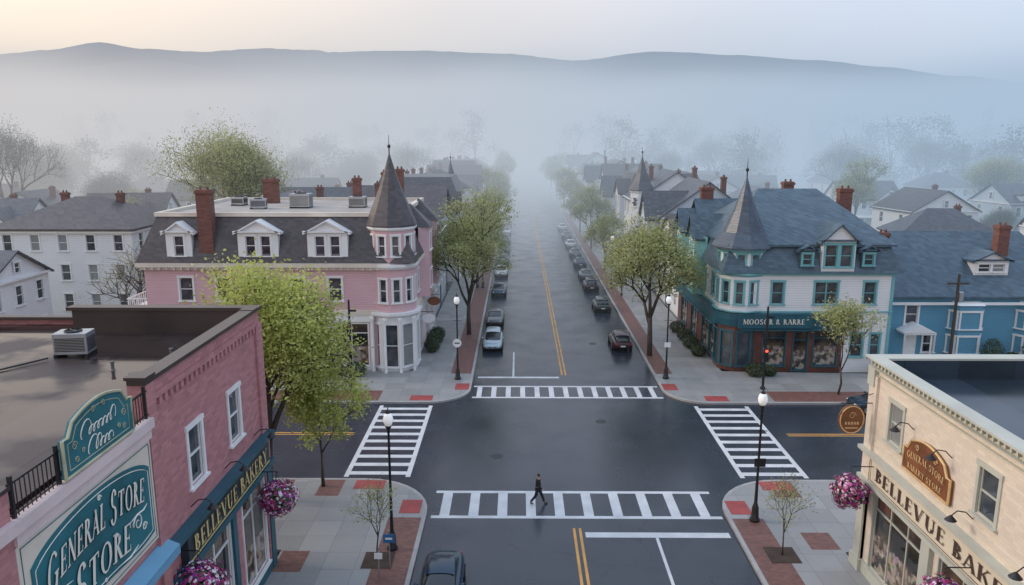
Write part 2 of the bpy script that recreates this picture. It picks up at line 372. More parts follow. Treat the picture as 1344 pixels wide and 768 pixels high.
def swirl(mb,O,ex,r,turns=1.5,flip=1,th=.02,n=None):
    ex=Vector(ex);O=Vector(O);nn=n or Vector((ex.y,-ex.x,0)); pts=[]
    for i in range(22):
        t=i/21; a=t*turns*2*PI; q=r*(1-t*.8)
        pts.append(O+ex*(flip*(q*math.cos(a)))+Vector((0,0,q*math.sin(a)))+nn*.03)
    mb.tube(pts,[th*(1-.5*i/21) for i in range(22)],5)
def cursive(parent,O,ex,word,h,W,mat,th=.018):
    ex=Vector(ex);O=Vector(O);nn=Vector((ex.y,-ex.x,0)); mb=MB(); n=len(word); w=W/(n+.8); pts=[]; rad=[]; x=0
    for i,ch in enumerate(word):
        H=h*(2.1 if ch.isupper() else 1.8 if ch in 'ltkb' else 1.0); ww=w*(1.7 if ch.isupper() else 1)
        for k in range(12):
            u=2*PI*k/12; px=x+ww*(u/(2*PI))-ww*.42*math.sin(u)+.30*H*(1-math.cos(u))/2; pz=H*(1-math.cos(u))/2-(.25*h*math.sin(u)**2 if ch in 'ra' else 0)
            pts.append(O+ex*px+Vector((0,0,pz))+nn*.03); rad.append(th*(.55+.6*abs(math.sin(u/2+.6))))
        x+=ww
    pts.append(O+ex*(x+w*.3)+Vector((0,0,h*.3))+nn*.03); rad.append(th*.3)
    mb.tube(pts,rad,4); return mb.build('lettering',mat,parent)
# ================================================================ GROUND
g=MB().quad((-2500,-60,-.03),(2500,-60,-.03),(2500,2600,-.03),(-2500,2600,-.03)); struct('ground',g,ground,'grassy ground under the town','ground',recalc=False)
g=MB().box(-12,18,-5,900,-.02,0).box(-400,-12.001,40.4,54.6,-.02,0).box(18.001,400,40.4,54.6,-.02,0)
struct('road',g,asph,'wet dark asphalt crossroads and main street','road')
def arcp(cx,cy,r,a0,a1,n=9): return [(cx+r*math.cos(R(a0+(a1-a0)*i/n)),cy+r*math.sin(R(a0+(a1-a0)*i/n))) for i in range(n+1)]
NL=arcp(-8.8,37,4,0,90); NR=arcp(14.9,37,4,180,90); FL=arcp(-6.9,57.2,3.2,0,-90); FR=arcp(14.5,57.2,3.2,180,270)
def pavement(poly,name,label,path,sg):
    struct(name,MB().prism(poly,-.01,.14),conc,label,'pavement')
    mb=MB(); pts=[Vector(p) for p in path]; ins=[]
    for i,p in enumerate(pts):
        d=(pts[min(i+1,len(pts)-1)]-pts[max(i-1,0)]).normalized(); ins.append(p+Vector((-d.y,d.x))*.18*sg)
    out=[p-(q-p)*.08 for p,q in zip(pts,ins)]
    for i in range(len(pts)-1):
        mb.prism([tuple(out[i]),tuple(out[i+1]),tuple(ins[i+1]),tuple(ins[i])],0,.146)
    struct('kerb',mb,kerbm,'granite kerb edging '+label,'kerb')
pavement([(-90,33.2),(-11.3,33.2),(-11.3,-5),(-4.8,-5)]+NL+[(-90,41)],'pavement','the near left pavement',[(-4.8,-5)]+NL+[(-90,41)],1)
pavement([(90,33.2),(15.6,33.2),(15.6,-5),(10.9,-5)]+NR+[(90,41)],'pavement','the near right pavement',[(10.9,-5)]+NR+[(90,41)],-1)
pavement([(-8.9,500),(-3.7,500)]+FL+[(-90,54),(-90,58.5),(-8.9,61.8)],'pavement','the far left pavement',[(-3.7,500)]+FL+[(-90,54)],-1)
pavement([(17.2,500),(11.3,500)]+FR+[(90,54),(90,58.5),(17.2,61.8)],'pavement','the far right pavement',[(11.3,500)]+FR+[(90,54)],1)
b=MB(); z0,z1=.13,.1445
b.box(-6.7,-5.0,-5,36.4,z0,z1); b.box(11.1,12.7,-5,36.4,z0,z1)
b.box(-5.6,-3.9,61,200,z0,z1); b.box(11.5,12.9,61,200,z0,z1)
b.box(-60,-12.8,38.6,40.8,z0,z1); b.box(19,60,38.6,40.8,z0,z1); b.box(-60,-10.5,54.3,56.6,z0,z1); b.box(19.2,60,54.3,56.6,z0,z1)
b.box(-11.2,-9.9,38.8,40.8,z0,z1);b.box(-11.2,-9.9,31.3,33.1,z0,z1);b.box(14.1,15.5,33.4,35,z0,z1);b.box(14.2,15.6,38.8,40.8,z0,z1)
struct('brick_paving_strip',b,pave,'red brick paving strips set into the pavements','paving')
def pad(x,y,w,d,rz,lab):
    o=MB().box(-w/2,w/2,-d/2,d/2,0,.012)
    q=o.build('tactile_paving',tact); q.location=(x,y,.142); q.rotation_euler=(0,0,rz); tag(q,lab,'tactile pad','red tactile pads at the corners')
pad(-8.4,40.2,1.7,1.1,0,'red tactile pad on near left corner by the side street'); pad(-5.7,37.6,1.1,1.5,0,'red tactile pad on near left corner by the walker\'s crossing')
pad(14.6,40.2,1.7,1.1,0,'red tactile pad on near right corner by the side street'); pad(11.75,37.6,1.1,1.5,0,'red tactile pad on near right corner by the walker\'s crossing')
pad(-7.3,54.9,1.7,1.1,0,'red tactile pad on far left corner facing side street crossing');pad(-4.4,57.6,1.1,1.5,0,'red tactile pad on far left corner by the main street kerb')
pad(15,54.9,1.7,1.1,0,'red tactile pad on far right corner facing side street crossing');pad(12.0,57.6,1.1,1.5,0,'red tactile pad on far right corner by the main street kerb')
zm0,zm1=.0015,.005
def crossx(x0,x1,y0,y1,n,lab):
    m=MB().box(x0,x1,y0,y0+.28,zm0,zm1).box(x0,x1,y1-.28,y1,zm0,zm1); st=(x1-x0)/n
    for i in range(n): m.box(x0+st*(i+.28),x0+st*(i+.62),y0+.281,y1-.281,zm0,zm1)
    struct('crosswalk',m,mark,lab,'crosswalk')
def crossy(x0,x1,y0,y1,n,lab):
    m=MB().box(x0,x0+.28,y0,y1,zm0,zm1).box(x1-.28,x1,y0,y1,zm0,zm1); st=(y1-y0)/n
    for i in range(n): m.box(x0+.281,x1-.281,y0+st*(i+.25),y0+st*(i+.62),zm0,zm1)
    struct('crosswalk',m,mark,lab,'crosswalk')
crossx(-4.55,10.7,36.6,39.75,10,'white ladder crosswalk the pedestrian is walking on')
crossx(-3.5,11.1,55.3,58.2,13,'white ladder crosswalk at the far side of the junction')
crossy(-10.2,-6.3,41.5,53.6,10,'white ladder crosswalk across the left side street')
crossy(13,17,41.5,53.6,10,'white ladder crosswalk across the right side street')
m=MB().box(3.4,10.6,34.7,35.2,zm0,zm1).box(-3.3,3.4,60.2,60.6,zm0,zm1).box(6.85,7.0,5,34.69,zm0,zm1).box(-.45,-.3,60.61,68,zm0,zm1)
struct('lane_marking',m,mark,'white stop bars and lane lines','road marking')
m=MB().box(2.8,2.93,5,35.6,zm0,zm1).box(3.1,3.23,5,35.6,zm0,zm1).box(3.62,3.75,61,600,zm0,zm1).box(3.92,4.05,61,600,zm0,zm1)
for y in (47.9,48.2): m.box(-120,-11,y,y+.12,zm0,zm1).box(18,120,y,y+.12,zm0,zm1)
struct('centre_line',m,yel,'double yellow centre lines of both streets','road marking')
for x,y,l in ((5.8,50.5,'round iron manhole cover in the middle of the junction'),(7.2,71,'round iron manhole cover in far street right lane'),(-1.3,44.5,'round iron manhole cover in junction left of centre')):
    o=MB().lathe([(.38,0),(.38,.006),(.33,.009),(.0,.009)],n=20).build('manhole_cover',dmetal); o.location=(x,y,.001); tag(o,l,'manhole')
def interp(T,u):
    for (a,b),(c,d) in zip(T,T[1:]):
        if a<=u<=c:
            t=(u-a)/(c-a); t=t*t*(3-2*t); return b+(d-b)*t
    return T[0][1] if u<T[0][0] else T[-1][1]
def ridge(D,T,lab,s=3,am=1):
    mb=MB(); nx=220; rows=[(D-420,0),(D-250,.42),(D-110,.80),(D,1),(D+150,.8),(D+400,0)]; rr=random.Random(s); vs=[]
    jit=[rr.uniform(-1,1) for _ in range(nx+1)]
    for j,(y,k) in enumerate(rows):
        for i in range(nx+1):
            x=-D*.95+i*D*1.9/nx; h=interp(T,x/D)
            vs.append((x*(y/D),y,max(-2,k*(h*D+19.5+am*(5*math.sin(i*.11+s)+3*math.sin(i*.27+2*s)))+(jit[i]*.7 if 0<k else 0)+9*math.sin(i*.35+j*2)*(k if k<1 else 0)*(1-k)*3)))
    mb.add(vs,[(j*(nx+1)+i,j*(nx+1)+i+1,(j+1)*(nx+1)+i+1,(j+1)*(nx+1)+i) for j in range(5) for i in range(nx)])
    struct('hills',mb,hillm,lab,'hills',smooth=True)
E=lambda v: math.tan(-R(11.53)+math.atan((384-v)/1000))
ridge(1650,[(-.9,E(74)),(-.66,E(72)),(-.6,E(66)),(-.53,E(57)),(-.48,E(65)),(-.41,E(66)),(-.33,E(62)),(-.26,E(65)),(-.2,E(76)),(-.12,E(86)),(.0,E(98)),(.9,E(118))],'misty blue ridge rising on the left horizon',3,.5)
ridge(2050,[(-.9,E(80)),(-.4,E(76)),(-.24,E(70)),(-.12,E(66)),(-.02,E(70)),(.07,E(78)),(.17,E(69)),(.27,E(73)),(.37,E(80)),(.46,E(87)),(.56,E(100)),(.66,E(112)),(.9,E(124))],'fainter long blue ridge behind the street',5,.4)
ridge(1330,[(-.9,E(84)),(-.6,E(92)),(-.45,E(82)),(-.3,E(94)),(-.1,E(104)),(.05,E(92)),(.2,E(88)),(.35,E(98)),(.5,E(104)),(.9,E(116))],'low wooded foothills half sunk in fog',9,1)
# ================================================================ FOG (a real volume grid; its emission stands in for scattered daylight)
def make_fog():
    m=bpy.data.materials.new('fog_volume'); m.use_nodes=True; nt=m.node_tree; N=nt.nodes; L=nt.links; N.remove(N['Principled BSDF'])
    vi=N.new('ShaderNodeVolumeInfo'); sc=N.new('ShaderNodeMath'); sc.operation='MULTIPLY'; sc.inputs[1].default_value=.001; L.new(vi.outputs['Density'],sc.inputs[0])
    gp=N.new('ShaderNodeNewGeometry'); sp=N.new('ShaderNodeSeparateXYZ'); L.new(gp.outputs['Position'],sp.inputs[0])
    dv=N.new('ShaderNodeMath'); dv.operation='DIVIDE'; ad=N.new('ShaderNodeMath'); ad.operation='ADD'; ad.inputs[1].default_value=60
    L.new(sp.outputs[1],ad.inputs[0]); L.new(sp.outputs[0],dv.inputs[0]); L.new(ad.outputs[0],dv.inputs[1])
    def mr(x,a,b):
        n=N.new('ShaderNodeMapRange'); n.interpolation_type='SMOOTHSTEP'; n.inputs[1].default_value=a; n.inputs[2].default_value=b; L.new(x,n.inputs[0]); return n.outputs[0]
    def mx(f,a,b):
        n=N.new('ShaderNodeMix'); n.data_type='RGBA'; L.new(f,n.inputs[0])
        for k,v in ((6,a),(7,b)):
            if isinstance(v,tuple): n.inputs[k].default_value=(*v,1)
            else: L.new(v,n.inputs[k])
        return n.outputs[2]
    side=mr(dv.outputs[0],-.6,.5)
    near=mx(side,(.62,.61,.62),(.40,.53,.68)); far=mx(side,(.98,.88,.82),(.62,.71,.86))  # sunrise warmth left, cool right: light tint put into the emission colours
    c=mx(mr(sp.outputs[1],280,520),near,far)
    a=N.new('ShaderNodeVolumeAbsorption'); a.inputs['Color'].default_value=(0,0,0,1); L.new(sc.outputs[0],a.inputs['Density'])
    e=N.new('ShaderNodeEmission'); L.new(c,e.inputs['Color']); L.new(sc.outputs[0],e.inputs['Strength'])
    d=N.new('ShaderNodeAddShader'); L.new(a.outputs[0],d.inputs[0]); L.new(e.outputs[0],d.inputs[1]); L.new(d.outputs[0],N['Material Output'].inputs['Volume'])
    try: m.cycles.volume_step_rate=10
    except Exception as ex: print('step',ex)
    ng=bpy.data.node_groups.new('fog_field','GeometryNodeTree'); ng.interface.new_socket('Geometry',in_out='INPUT',socket_type='NodeSocketGeometry'); ng.interface.new_socket('Geometry',in_out='OUTPUT',socket_type='NodeSocketGeometry')
    N=ng.nodes; L=ng.links; out=N.new('NodeGroupOutput'); N.new('NodeGroupInput')
    vc=N.new('GeometryNodeVolumeCube'); vc.inputs['Min'].default_value=(-1300,46,-4); vc.inputs['Max'].default_value=(1300,1246,100)
    for a_,b_ in (('Resolution X',100),('Resolution Y',61),('Resolution Z',30)): vc.inputs[a_].default_value=b_
    p=N.new('GeometryNodeInputPosition'); sp=N.new('ShaderNodeSeparateXYZ'); L.new(p.outputs[0],sp.inputs[0]); Xs,Ys,Zs=sp.outputs
    def mt(op,a,b):
        n=N.new('ShaderNodeMath'); n.operation=op
        for k,v in ((0,a),(1,b)):
            if hasattr(v,'links'): L.new(v,n.inputs[k])
            else: n.inputs[k].default_value=v
        return n.outputs[0]
    def mr(x,a,b,c=0.,d=1.):
        n=N.new('ShaderNodeMapRange'); n.interpolation_type='SMOOTHSTEP'; L.new(x,n.inputs[0])
        for k,v in ((1,a),(2,b),(3,c),(4,d)): n.inputs[k].default_value=v
        return n.outputs[0]
    def nz(v):
        mp=N.new('ShaderNodeVectorMath'); mp.operation='MULTIPLY'; L.new(p.outputs[0],mp.inputs[0]); mp.inputs[1].default_value=v
        ns=N.new('ShaderNodeTexNoise'); ns.inputs['Scale'].default_value=1; ns.inputs['Detail'].default_value=3; L.new(mp.outputs[0],ns.inputs['Vector']); return ns.outputs[0]
    nf=nz((.0055,.009,.004)); n2=nz((.016,.012,.03))
    zz=mt('SUBTRACT',Zs,mt('MULTIPLY',mt('SUBTRACT',nf,.5),85))
    z2=mt('SUBTRACT',Zs,mt('MULTIPLY',mt('SUBTRACT',n2,.5),45))
    base=mt('MULTIPLY',mt('MULTIPLY',mr(Ys,46,110),mr(Zs,78,30,0,1)),1.7)
    st=mt('MULTIPLY',mt('MULTIPLY',mt('MULTIPLY',mr(Ys,78,175),mr(z2,48,22)),mr(n2,.32,.62,.5,1.45)),8.6)
    bank=mt('MULTIPLY',mt('MULTIPLY',mr(Ys,310,500),mr(zz,64,34)),11.0)
    tot=mt('ADD',mt('ADD',base,st),bank)
    L.new(tot,vc.inputs['Density'])
    sm=N.new('GeometryNodeSetMaterial'); sm.inputs['Material'].default_value=m
    L.new(vc.outputs[0],sm.inputs['Geometry']); L.new(sm.outputs[0],out.inputs[0])
    me=bpy.data.meshes.new('morning_fog'); me.materials.append(m); o=bpy.data.objects.new('morning_fog',me); C.objects.link(o)
    md=o.modifiers.new('fog','NODES'); md.node_group=ng; tag(o,'pale morning fog filling the valley and hazing the street','fog',kind='stuff')
make_fog()
# ================================================================ TREES
def grow(seed,H,W,th,nl,ls,cl,lev=4,r0=.22,spread=38,up=.25,mats=(bark,leafG),name='tree'):
    rr=random.Random(seed); mb=MB(); tips=[]
    def br(p,d,L,r,l):
        m=p+d*L*.5+Vector((rr.uniform(-1,1),rr.uniform(-1,1),rr.uniform(-.5,.5)))*L*.06; q=p+d*L
        mb.tube([p,m,q],[r,r*.82,r*.66],7 if l<2 else 4)
        if l>=2: tips.append((m,l))
        if l>=lev: tips.append((q,l)); return
        n=rr.choice((3,3,4)) if l<3 else 3; az=rr.uniform(0,6.28)
        for i in range(n):
            a=R(spread*rr.uniform(.6,1.25)) if i or l else R(8); phi=az+i*6.28/n+rr.uniform(-.4,.4)
            s=d.cross(Vector((0,0,1)) if abs(d.z)<.95 else Vector((1,0,0))).normalized(); t=d.cross(s)
            nd=(d*math.cos(a)+(s*math.cos(phi)+t*math.sin(phi))*math.sin(a)+Vector((0,0,up))).normalized()
            br(q if i<2 else m+(q-m)*rr.uniform(.3,.9),nd,L*rr.uniform(.62,.85),r*.6,l+1)
    br(Vector((0,0,0)),Vector((0,0,1)),th,r0,0)
    lv=[];per=max(.3,nl/len(tips))
    for p,l in tips:
        k=rr.uniform(.25,1.6)
        for _ in range(int(per*k)+(rr.random()<.5)):
            lv.append(p+Vector((rr.gauss(0,cl),rr.gauss(0,cl),rr.gauss(0,cl*.75))))
    mx_=sum(c.x for c in lv)/len(lv); my_=sum(c.y for c in lv)/len(lv)
    ax=sorted(abs(c.x-mx_) for c in lv)[int(len(lv)*.985)]; ay=sorted(abs(c.y-my_) for c in lv)[int(len(lv)*.985)]; zz=sorted(c.z for c in lv)[int(len(lv)*.995)]
    sx=(W/2)/ax; sy=(W/2)/ay; zb=th*.6; sz=(H-zb)/(zz-zb)
    def f(x,y,z):
        t=min(1,max(0,z/zb)); u=max(0,min(1,(z-zb)/(zz-zb))); return ((x-mx_*u)*(1+(sx-1)*t),(y-my_*u)*(1+(sy-1)*t),z if z<zb else zb+(z-zb)*sz)
    mb.v=[f(*v) for v in mb.v]; V=[];F=[]
    for c in lv:
        x,y,z=f(*c); u=Vector((rr.gauss(0,1),rr.gauss(0,1),rr.gauss(0,.6))).normalized(); w=u.cross(Vector((rr.gauss(0,1),rr.gauss(0,1),rr.gauss(0,1)))).normalized()
        s=ls*rr.uniform(.6,1.3); u*=s;w*=s*.6;n=len(V)
        V+=[(x-u.x,y-u.y,z-u.z),(x+w.x,y+w.y,z+w.z),(x+u.x,y+u.y,z+u.z),(x-w.x,y-w.y,z-w.z)]; F.append((n,n+1,n+2,n+3))
    T=thing(name,'t','tree'); mb.build('trunk',mats[0],T,smooth=True,recalc=False)
    cm=MB(); cm.v=V; cm.f=F; cm.build('crown',mats[1],T,recalc=False)
    return T
used=set()
def plant(proto,x,y,rz,label,group=None,s=1,sz=None):
    sc=(s,s,sz or s)
    if proto.name not in used:
        used.add(proto.name); proto.location=(x,y,.1); proto.rotation_euler=(0,0,rz); proto.scale=sc; proto['label']=label
        if group: proto['group']=group
        return proto
    return dup(proto,(x,y,.1),rz,label,group,sc)
t1=grow(3,12.9,9.2,2.8,36000,.10,.42,5,.24,42,.16,(bark,leafY),'street_tree')
plant(t1,-13.4,38.4,.4,'bright yellow-green leafy tree beside the pink brick shop')
t2=grow(9,8.2,4.6,2.6,7500,.095,.34,4,.12,40,.25,(bark,leafY),'street_tree')
plant(t2,-11.0,40.0,0,'slender yellow-green tree right of the bright leafy one')
t3=grow(5,14.2,8.4,3.8,14000,.115,.45,5,.25,38,.22,(bark,leafG),'street_tree')
plant(t3,-4.9,74,1.0,'tall green street tree beside the pink turreted building','street trees along main street')
t4=grow(12,12.4,8.8,3.2,14000,.115,.45,5,.25,42,.18,(bark,leafG),'street_tree')
plant(t4,11.9,66.5,.2,'broad green street tree left of the teal turret','street trees along main street')
t5=grow(15,7.6,4.0,1.9,3800,.10,.3,4,.09,30,.35,(bark,leafG),'street_tree')
plant(t5,24.6,56,0,'narrow green tree in front of the white and teal corner building')
t6=grow(21,4.2,2.6,1.2,800,.055,.18,4,.05,38,.25,(bark,leafG),'sapling')
plant(t6,-6.5,32.3,0,'thin budding sapling beside the near left lamp post','saplings on the near pavements')
plant(t6,12.5,32.9,1.7,'thin budding sapling in a soil pit on near right pavement','saplings on the near pavements',1.0)
for x,y,l in ((12.5,32.9,'square soil pit around the near right sapling'),(-6.5,32.3,'square soil pit around the near left sapling')):
    o=MB().box(-.7,.7,-.7,.7,0,.02).build('tree_pit',soil); o.location=(x,y,.142); tag(o,l,'tree pit')
t7=grow(31,17,13.5,3.6,40000,.11,.62,6,.26,36,.26,(barkg,leafO),'budding_tree')
plant(t7,-36,98,0,'large spreading budding tree rising behind the pink building','budding trees among the houses',1.0,1.2)
t8=grow(33,10,9,2.2,1500,.08,.5,5,.2,40,.25,(barkg,leafO),'bare_tree')
plant(t8,-36.5,72,0,'bare twiggy tree in front of the large white house','bare trees on the left')
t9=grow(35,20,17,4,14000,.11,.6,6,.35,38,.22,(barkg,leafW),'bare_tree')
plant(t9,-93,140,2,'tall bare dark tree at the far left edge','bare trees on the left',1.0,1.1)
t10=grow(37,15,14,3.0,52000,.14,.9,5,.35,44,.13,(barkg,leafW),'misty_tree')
def ordn(i): return ['first','second','third','fourth','fifth','sixth','seventh','eighth','ninth','tenth','eleventh','twelfth','thirteenth','fourteenth','fifteenth'][i]
tL=[(98,.75),(120,.78),(146,.85),(172,.8),(200,.9),(235,.9),(275,1),(320,1)]
for i,(y,s) in enumerate(tL): plant(t3 if i%2 else t4,-5.3,y,i*1.3,'hazy street tree on left kerb, %s beyond the tall green one'%ordn(i),'street trees along main street',s*(1.1-.1*(i%3)))
tR=[(93,.55),(112,.68),(134,.8),(158,.78),(185,.85),(215,.9),(255,1),(300,1)]
for i,(y,s) in enumerate(tR): plant(t4 if i%2 else t3,12.9,y,i*2.1+1,'hazy street tree on right kerb, %s beyond the broad green one'%ordn(i),'street trees along main street',s)
bt=[(66,150,1.1,'green-tinged budding tree in mist right of the street row roofs',t3),(103,168,.9,'misty budding tree near right edge above the blue house',t7),(-62,118,.6,'budding tree between misty houses left of the big tree',t7),(-118,190,1,'grey misty tree behind far left houses',t10),(-30,128,.55,'small budding tree behind the pink building chimneys',t7),(46,128,.5,'small budding tree right of the teal slate roofs',t10),(82,195,.9,'tall misty tree in the middle of the right houses',t9),(140,170,1,'broad misty tree at the far right edge',t10),(-80,240,1,'faint tree in thick mist above left roofs',t10),(60,240,1,'faint tree in thick mist above right roofs',t9),(-145,235,1.1,'faint broad tree in left mist beyond all houses',t10),(36,108,.5,'small budding tree behind the white corner building',t3),(62,88,.42,'small budding tree behind the blue house chimney',t7),
 (-100,205,.9,'bare misty tree between the far left houses',t9),(-55,190,.8,'bare misty tree right of the faint white house',t9),(-48,230,1,'rounded faint tree beyond the left row',t10),(118,225,1,'bare faint tree before the right wood',t9),(56,172,.6,'small rounded misty tree between right houses',t10),(88,140,.45,'small rounded tree beside the dormered misty house',t10),(74,98,.4,'small rounded tree behind blue house roof at right',t10),(-120,150,.7,'rounded misty tree between left houses',t10),(-70,175,.6,'small rounded misty tree between the left houses',t10),(-52,138,.5,'small rounded tree behind low misty house',t10),(44,225,.8,'faint tree close behind right street row',t9),(-30,215,.9,'faint bare tree close behind left street row',t9),(130,205,.9,'rounded faint tree among right edge houses',t10),(-165,210,1,'rounded faint tree at the far left mist',t10),(-88,165,.8,'rounded misty tree left of the big budding tree',t10),(-76,150,.55,'small budding tree left of the big budding tree',t7),(34,140,.5,'small tree close behind the right row buildings',t10),(95,120,.5,'small budding tree at right edge beside slate-roofed house',t7)]
for i,(x,y,s,l,tt) in enumerate(bt): plant(tt,x,y,i*1.7,l,'budding trees among the houses',s)
def woods(lab,pts,seed):
    rr=random.Random(seed); mb=MB()
    for (x,y,h,w) in pts:
        mb.rod((x,y,0),(x,y,h*.6),.3,4)
        for q in range(8): a=rr.uniform(0,6.3); mb.rod((x,y,h*.35),(x+math.cos(a)*w*.3,y+math.sin(a)*w*.3,h*rr.uniform(.7,1.05)),.08,3)
        cl=[]
        for _ in range(20):
            a=rr.uniform(0,6.3); zz=rr.uniform(.12,.95); rad=w*.45*math.sqrt(max(.05,1-((zz-.45)/.6)**2))*rr.uniform(.2,1); cl.append((rad*math.cos(a),rad*math.sin(a),h*zz))
        for cx,cy,cz in cl:
            for k in range(105):
                px,py,pz=x+cx+rr.gauss(0,w*.09),y+cy+rr.gauss(0,w*.09),cz+rr.gauss(0,h*.05); s=rr.uniform(.16,.42); a=rr.uniform(0,6.3); b=rr.uniform(-1,1)
                ux,uy,uz=math.cos(a)*s,math.sin(a)*s,b*.5*s; vx,vy,vz=-math.sin(a)*.28*s,b*.28*s,.63*s
                n=len(mb.v); mb.v+=[(px-ux,py-uy,pz-uz),(px+vx,py+vy,pz+vz),(px+ux,py+uy,pz+uz),(px-vx,py-vy,pz-vz)]; mb.f.append((n,n+1,n+2,n+3))
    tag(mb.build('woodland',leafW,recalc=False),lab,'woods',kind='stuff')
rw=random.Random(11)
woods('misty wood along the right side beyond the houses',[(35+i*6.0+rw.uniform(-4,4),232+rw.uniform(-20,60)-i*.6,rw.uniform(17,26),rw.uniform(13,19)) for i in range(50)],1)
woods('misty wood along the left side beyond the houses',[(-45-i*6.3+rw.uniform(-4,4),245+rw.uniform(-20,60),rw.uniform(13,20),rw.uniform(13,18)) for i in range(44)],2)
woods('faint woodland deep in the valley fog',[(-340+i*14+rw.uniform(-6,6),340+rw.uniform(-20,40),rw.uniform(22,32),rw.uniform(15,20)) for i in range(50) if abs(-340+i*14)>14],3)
# ================================================================ BUILDINGS
def turret(T,cx,cy,r,z0,z1,zc,wm,rm,rows,fm=None,n=10,flare=.45,band=None,ww=.55,nm='turret'):
    w=MB(); P=[(cx+r*math.cos(2*PI*(k+.5)/n),cy+r*math.sin(2*PI*(k+.5)/n)) for k in range(n)]
    me=bpy.data.meshes.new(nm); b=bpy.data.objects.new(nm,me); C.objects.link(b); b.parent=T; OFF[b.name]=OFF.get(T.name,Vector((0,0,0)))
    L=(Vector(P[1])-Vector(P[0])).length
    for k in range(n):
        a,c=P[k],P[(k+1)%n]; my=(a[1]+c[1])/2-cy
        facade(w,b,a,c,z0,z1,[(L/2,zb,L*ww,h) for zb,h in rows] if my<r*.5 else (),fm)
    t=w.build('t',wm,T,recalc=False); b.data=t.data; bpy.data.objects.remove(t)
    if zc is None: return b
    MB().lathe([(r+flare,0),(r+flare,.12),(r*.86,(zc-z1)*.22),(r*.48,(zc-z1)*.52),(r*.18,(zc-z1)*.82),(.04,zc-z1)],cx,cy,z1,n,PI/n).build('spire_roof',rm,b)
    MB().lathe([(.05,-.1),(.05,.4),(.14,.5),(.14,.6),(.03,.75),(.015,1.5)],cx,cy,zc,8).build('finial',dmetal,b)
    for bb in [(z1-.3,.28,.2)]+(band or []):
        z,h,e=bb[:3]; MB().lathe([(r+e*.5,0),(r+e,h*.5),(r+e,h),(r-.1,h)],cx,cy,z,n,PI/n).build('cornice',bb[3] if len(bb)>3 else (fm or white),b)
    return b
# ---- A near left pink brick
A=thing('brick_shop_building','pink painted brick corner shop building with wet flat roof','building',(-20,24,0),world=True)
X=-11.3
w=MB()
facade(w,A,(X,22.3),(X,32.2),0,12.2,[(2.7,7.6,1.15,2.1),(6.4,7.6,1.15,2.1),(3.6,.7,2.9,4.3,'shop'),(7.7,.7,2.7,4.3,'shop')],white)
facade(w,A,(X,8),(X,22.3),0,7.2,[(12.0,.7,3.2,4.6,'shop'),(8,.7,3.2,4.6,'shop')],dteal)
facade(w,A,(X,32.2),(-19.2,32.2),0,12.2); facade(w,A,(-19.2,33.6),(-45,33.6),0,11.4); w.quad((-19.2,32.2,0),(-19.2,33.6,0),(-19.2,33.6,11.4),(-19.2,32.2,11.4))
w.box(X-.35,X-.005,22.3,31.84,11.15,12.195); w.box(X-.45,X+.12,21.75,22.29,0,12.3); w.box(X-.4,X+.1,14.6,15.4,0,11.9)
w.box(X-.05,X+.1,31.5,32.25,0,11.6)
for i in range(24): w.box(X-.01,X+.09,22.6+i*.39,22.8+i*.39,11.3,11.55)
w.box(X-.01,X+.1,22.3,31.5,11.56,11.75)
w.build('wall',pinkbrick,A,recalc=False)
MB().box(X-.02,X+.02,8,21.74,7.2,11.15).box(X-.02,X+.3,8,21.74,10.9,11.2).box(X-.02,X+.18,15.4,21.74,10.55,10.899).build('plaster_front',mural,A)
MB().box(-45,X-.36,5,31.84,11.0,11.15).box(-45,-19.3,31.84,33.5,11.0,11.148).build('roof',wetroof,A)
MB().box(-19.2,X-.36,31.8,32.18,11.15,12.19).build('parapet_upstand',cap,A)
MB().box(-19.4,X+.14,31.72,32.3,12.2,12.34).box(X-.42,X+.14,21.7,31.719,12.2,12.34).box(X-.45,X+.14,31.2,31.71,12.341,12.36).build('coping',cap,A)
MB().box(-45,-19.41,33.35,33.7,11.4,11.52).build('roof_edge',cap,A)
for y0_,y1_,z_ in ((21.7,22.35,12.345),(14.55,15.45,11.9)): MB().box(X-.5,X+.16,y0_,y1_,z_,z_+.1).build('pier_cap',cap,A)
MB().box(X-.04,X+.32,22.35,32.1,5.1,5.35).box(X-.04,X+.42,22.35,32.1,6.5,6.7).box(X+.002,X+.16,22.4,22.8,.1,5.1).box(X+.002,X+.16,31.6,32.1,.1,5.1).box(X+.002,X+.12,22.8,31.6,.1,.69).box(X+.002,X+.16,27.35,27.75,.7,5.1).build('shopfront_trim',dteal,A)
rl=MB(); y=15.5
while y<21.7:
    rl.rod((X+.12,y,11.2),(X+.12,y,12.0),.014,5); y+=.16
rl.box(X+.09,X+.15,15.4,21.74,12.0,12.05).box(X+.09,X+.15,15.4,21.74,11.27,11.31)
for y in (15.5,17.2,20.5,21.6): rl.box(X+.08,X+.16,y-.04,y+.04,11.2,12.2)
rl.build('roof_railing',dmetal,A)
aw=MB(); aw.slab([(X+.02,17.5,6.95),(X+.5,17.5,6.75),(X+.5,22.2,6.75),(X+.02,22.2,6.95)],.06); aw.box(X+.47,X+.5,17.5,22.2,6.45,6.68)
aw.build('awning',blueaw,A)
s=thing('rooftop_sign','carved teal sign with curved top on the roof railing','sign',(X+.25,18.8,11.25),world=True)
def arched(y0,y1,z0,z1,k,n=14): 
    pts=[(y0,z0),(y1,z0)]; 
    for i in range(n+1):
        t=i/n; yy=y1+(y0-y1)*t; e=.16 if (t<.12 or t>.88) else 0
        pts.append((yy,z1-e+k*math.sin(PI*t)*(0 if e else 1)))
    return pts
